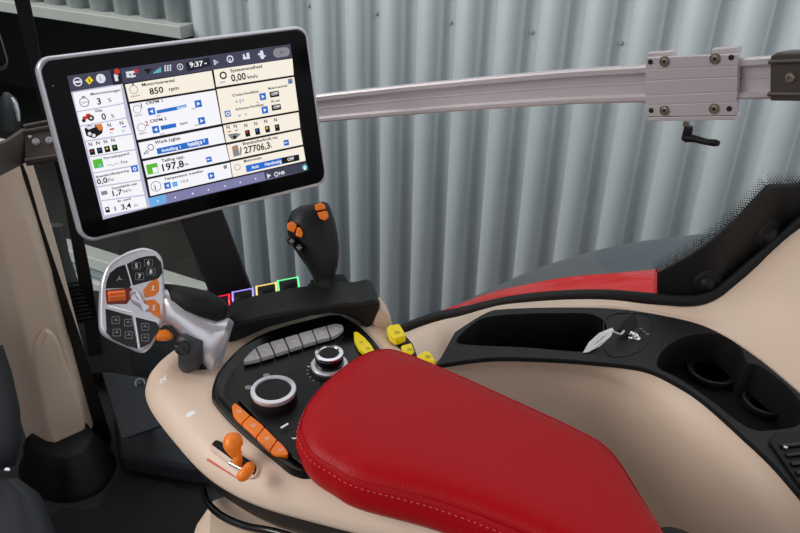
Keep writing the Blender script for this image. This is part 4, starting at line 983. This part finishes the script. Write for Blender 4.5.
# black frame strip right of the pillar and slender post
def stripe(px, w, dep, m='black_plastic'):
    mbx = MB(); rings = []
    for x, y, d, ww in px:
        a = at(x, y, d); b = at(x+ww, y, d); k = (a-CAM).normalized()*dep
        rings.append([a, b, b+k, a+k])
    mbx.loft(rings, m); return mbx
struct(stripe([(5, 150, 1.26, 12), (14, 176, 1.28, 14), (26, 218, 1.33, 14), (44, 280, 1.40, 17), (60, 342, 1.50, 22), (88, 437, 1.63, 24)], 0, .05).build('trim_5', bevel=.004), 'black window frame along the beige pillar')
struct(stripe([(-6, -60, 1.30, 22), (14, 0, 1.36, 16), (24, 40, 1.40, 14), (40, 110, 1.45, 11), (64, 200, 1.55, 12), (78, 280, 1.66, 14), (86, 340, 1.74, 15), (92, 390, 1.83, 16)], 0, .03, 'black_soft').build('trim_6', bevel=.004), 'slender black windscreen post beside the touchscreen')
# ribbed bellows by the pillar
bl = thing('bellows', 'dark ribbed rubber bellows beside the beige pillar', 'bellows', at(70, 330, 1.62))
mb = MB(); P = [at(62+ (i*.9), 285+i*4.0, 1.60) for i in range(11)]
path = []; rad = []
for i in range(41):
    t = i/40*10; k = min(int(t), 9); path.append(P[k].lerp(P[k+1], t-k)); rad.append(.034+.004*math.sin(i*math.pi/2)+.001*i/40*10)
mb.tube(path, rad, 'black_soft', 20); mb.build('tube', bl, smooth=80)
MB().tube([at(54, 225, 1.55), at(56, 255, 1.57), at(62, 285, 1.60)], [.018, .026, .034], 'dark_machine', 14).build('neck', bl, smooth=60)
# raised floor step and mat
mb = MB(); mb.prism([onz(x, y, .05) for x, y in ((118, 455), (205, 470), (260, 440), (235, 405), (112, 400))], -ZUP*.049, 'dark_floor')
tag(mb.build('floor_step', bevel=.012, seg=3), 'low dark grey step on the cab floor behind the console', 'step')
mb = MB(); mb.prism(catmull([onz(x, y, .012) for x, y in ((50, 515), (96, 508), (120, 475), (190, 490), (215, 510), (190, 560), (140, 640), (20, 640))], 3), -ZUP*.011, 'rubber_mat')
tag(mb.build('floor_mat', bevel=.003), 'black rubber mat on the cab floor', 'mat')
pdl = thing('pedal', 'flat dark pedal plate standing on the floor step under the grip', 'pedal', onz(140, 410, .05))
MB().prism([at(x, y, d) for x, y, d in ((100, 372, 1.58), (150, 380, 1.56), (166, 424, 1.44), (120, 440, 1.42))], V((.01, .02, -.015)), 'dark_floor').build('plate', pdl, bevel=.005)
MB().tube([at(140, 408, 1.51), onz(150, 424, .052)], .010, 'black_plastic', 10).build('stalk', pdl)
c = at(140, 383, 1.545); MB().lathe(c, (CAM-c).normalized(), [(.011, -.004), (.011, .001), (.0075, .001), (.0075, -.004)], 'grey_print', 20).build('pale_ring', pdl)
# dark parts at the left border
sp = thing('steering_column', 'dark grey rounded column housing at the left edge of floor', 'steering column', onz(-20, 520, 0.0))
MB().loft([ring_px(-40, 345, 3, 345, 1.22, .03), ring_px(-40, 375, 12, 372, 1.24, .04), ring_px(-40, 410, 20, 408, 1.26, .05), ring_px(-40, 445, 22, 440, 1.27, .05), ring_px(-40, 478, 15, 466, 1.28, .05)], 'dark_machine').build('housing', sp, smooth=60)
MB().loft([ring_px(-60, 486, 18, 478, 1.25, .08), ring_px(-60, 510, 40, 494, 1.28, .10), ring_px(-60, 560, 56, 533, 1.27, .10), ring_px(-60, 640, 66, 620, 1.22, .10)], 'dark_machine').build('base', sp, smooth=60)
MB().lathe(at(8, 470, 1.22), -fwd, [(.005, 0), (.005, .003), (0, .004)], 'chrome', 12).build('bolt', sp)
dv = thing('side_display', 'black rounded display edge with pale rim at upper left border', 'display', at(-8, 72, 1.0))
DP = Plane(at(0, 50, 1.0), -fwd+right*.6)
mb = MB(); c = DP.pt(-58, 40); du = DP.n.cross(ZUP).normalized(); du = du if du.dot(right) > 0 else -du; dv_ = DP.n.cross(du).normalized()
mb.dome(rrect(du, dv_, c, .070, .045, .012, 6), [(.01, -.02), (0, -.014), (0, -.003), (.002, 0), (.003, -.0005)], 'bronze_grey', DP.n); mb.build('housing', dv, smooth=40)
mb = MB(); mb.dome(rrect(du, dv_, c, .0672, .0422, .010, 6), [(0, -.002), (0, .0005)], 'black_gloss', DP.n); mb.build('glass', dv)
mr = thing('lamp', 'small rounded chrome-topped lamp above the bracket at left border', 'lamp', at(12, 125, 1.45))
MB().loft([ring_px(4, 92, 8, 92, 1.45, .008), ring_px(0, 98, 16, 98, 1.45, .02), ring_px(-2, 110, 20, 110, 1.45, .025), ring_px(-4, 122, 21, 122, 1.45, .025), ring_px(-2, 132, 18, 131, 1.45, .02)], 'dark_machine').build('housing', mr, smooth=60)
MB().loft([ring_px(10, 97, 13, 97, 1.43, .006), ring_px(12, 103, 18, 103, 1.43, .01), ring_px(15, 112, 20, 112, 1.43, .01), ring_px(17, 121, 20.5, 121, 1.43, .006)], 'silver_satin').build('lens', mr, smooth=60)
# seat edge at bottom right
st_ = thing('seat', 'black seat cushion edge behind the red armrest pad', 'seat', onz(680, 560, .30))
mb = MB(); mb.dome(catmull([onz(x, y, CAM.z-.60) for x, y in ((646, 528), (660, 520), (678, 521), (698, 530), (716, 545), (740, 580), (720, 640), (640, 640), (628, 570))], 5), [(.01, -.12), (0, -.09), (0, -.02), (.006, -.004), (.02, 0.002)], 'black_soft'); mb.build('cushion', st_, smooth=60)
MB().tube([onz(680, 590, CAM.z-.75), V((onz(680, 590, CAM.z-.75).x, onz(680, 590, CAM.z-.75).y, .01))], .03, 'black_plastic', 16).build('pedestal', st_)

# ================================================================== LIGHT
w = bpy.data.worlds.new('World'); scn.world = w; w.use_nodes = True; nt = w.node_tree
bg = nt.nodes['Background']
tc = nt.nodes.new('ShaderNodeTexCoord'); sx_ = nt.nodes.new('ShaderNodeSeparateXYZ'); cr = nt.nodes.new('ShaderNodeValToRGB')
mp = nt.nodes.new('ShaderNodeMapRange'); mp.inputs['From Min'].default_value = -1; mp.inputs['From Max'].default_value = 1
nt.links.new(tc.outputs['Generated'], sx_.inputs[0]); nt.links.new(sx_.outputs['Z'], mp.inputs[0]); nt.links.new(mp.outputs[0], cr.inputs[0]); nt.links.new(cr.outputs[0], bg.inputs[0])
cr.color_ramp.elements[0].position = .46; cr.color_ramp.elements[0].color = (.10, .105, .11, 1)
cr.color_ramp.elements[1].position = .54; cr.color_ramp.elements[1].color = (.68, .70, .73, 1)
e = cr.color_ramp.elements.new(1.0); e.color = (.97, .99, 1.02, 1)
bg.inputs[1].default_value = 1.15
def sun(dirv, st, ang, col):
    l = bpy.data.lights.new('sun', 'SUN'); l.energy = st; l.angle = math.radians(ang); l.color = col
    o = bpy.data.objects.new('sun', l); COL.objects.link(o); o.rotation_euler = V(dirv).to_track_quat('-Z', 'Y').to_euler(); o.location = (0, 0, 4)
sun((.9, .12, -.62), 2.2, 28, (1, .96, .92))
vs_ = scn.view_settings
vs_.view_transform = 'Standard'; vs_.look = 'None'; vs_.exposure = 0; vs_.gamma = 1; vs_.use_curve_mapping = False
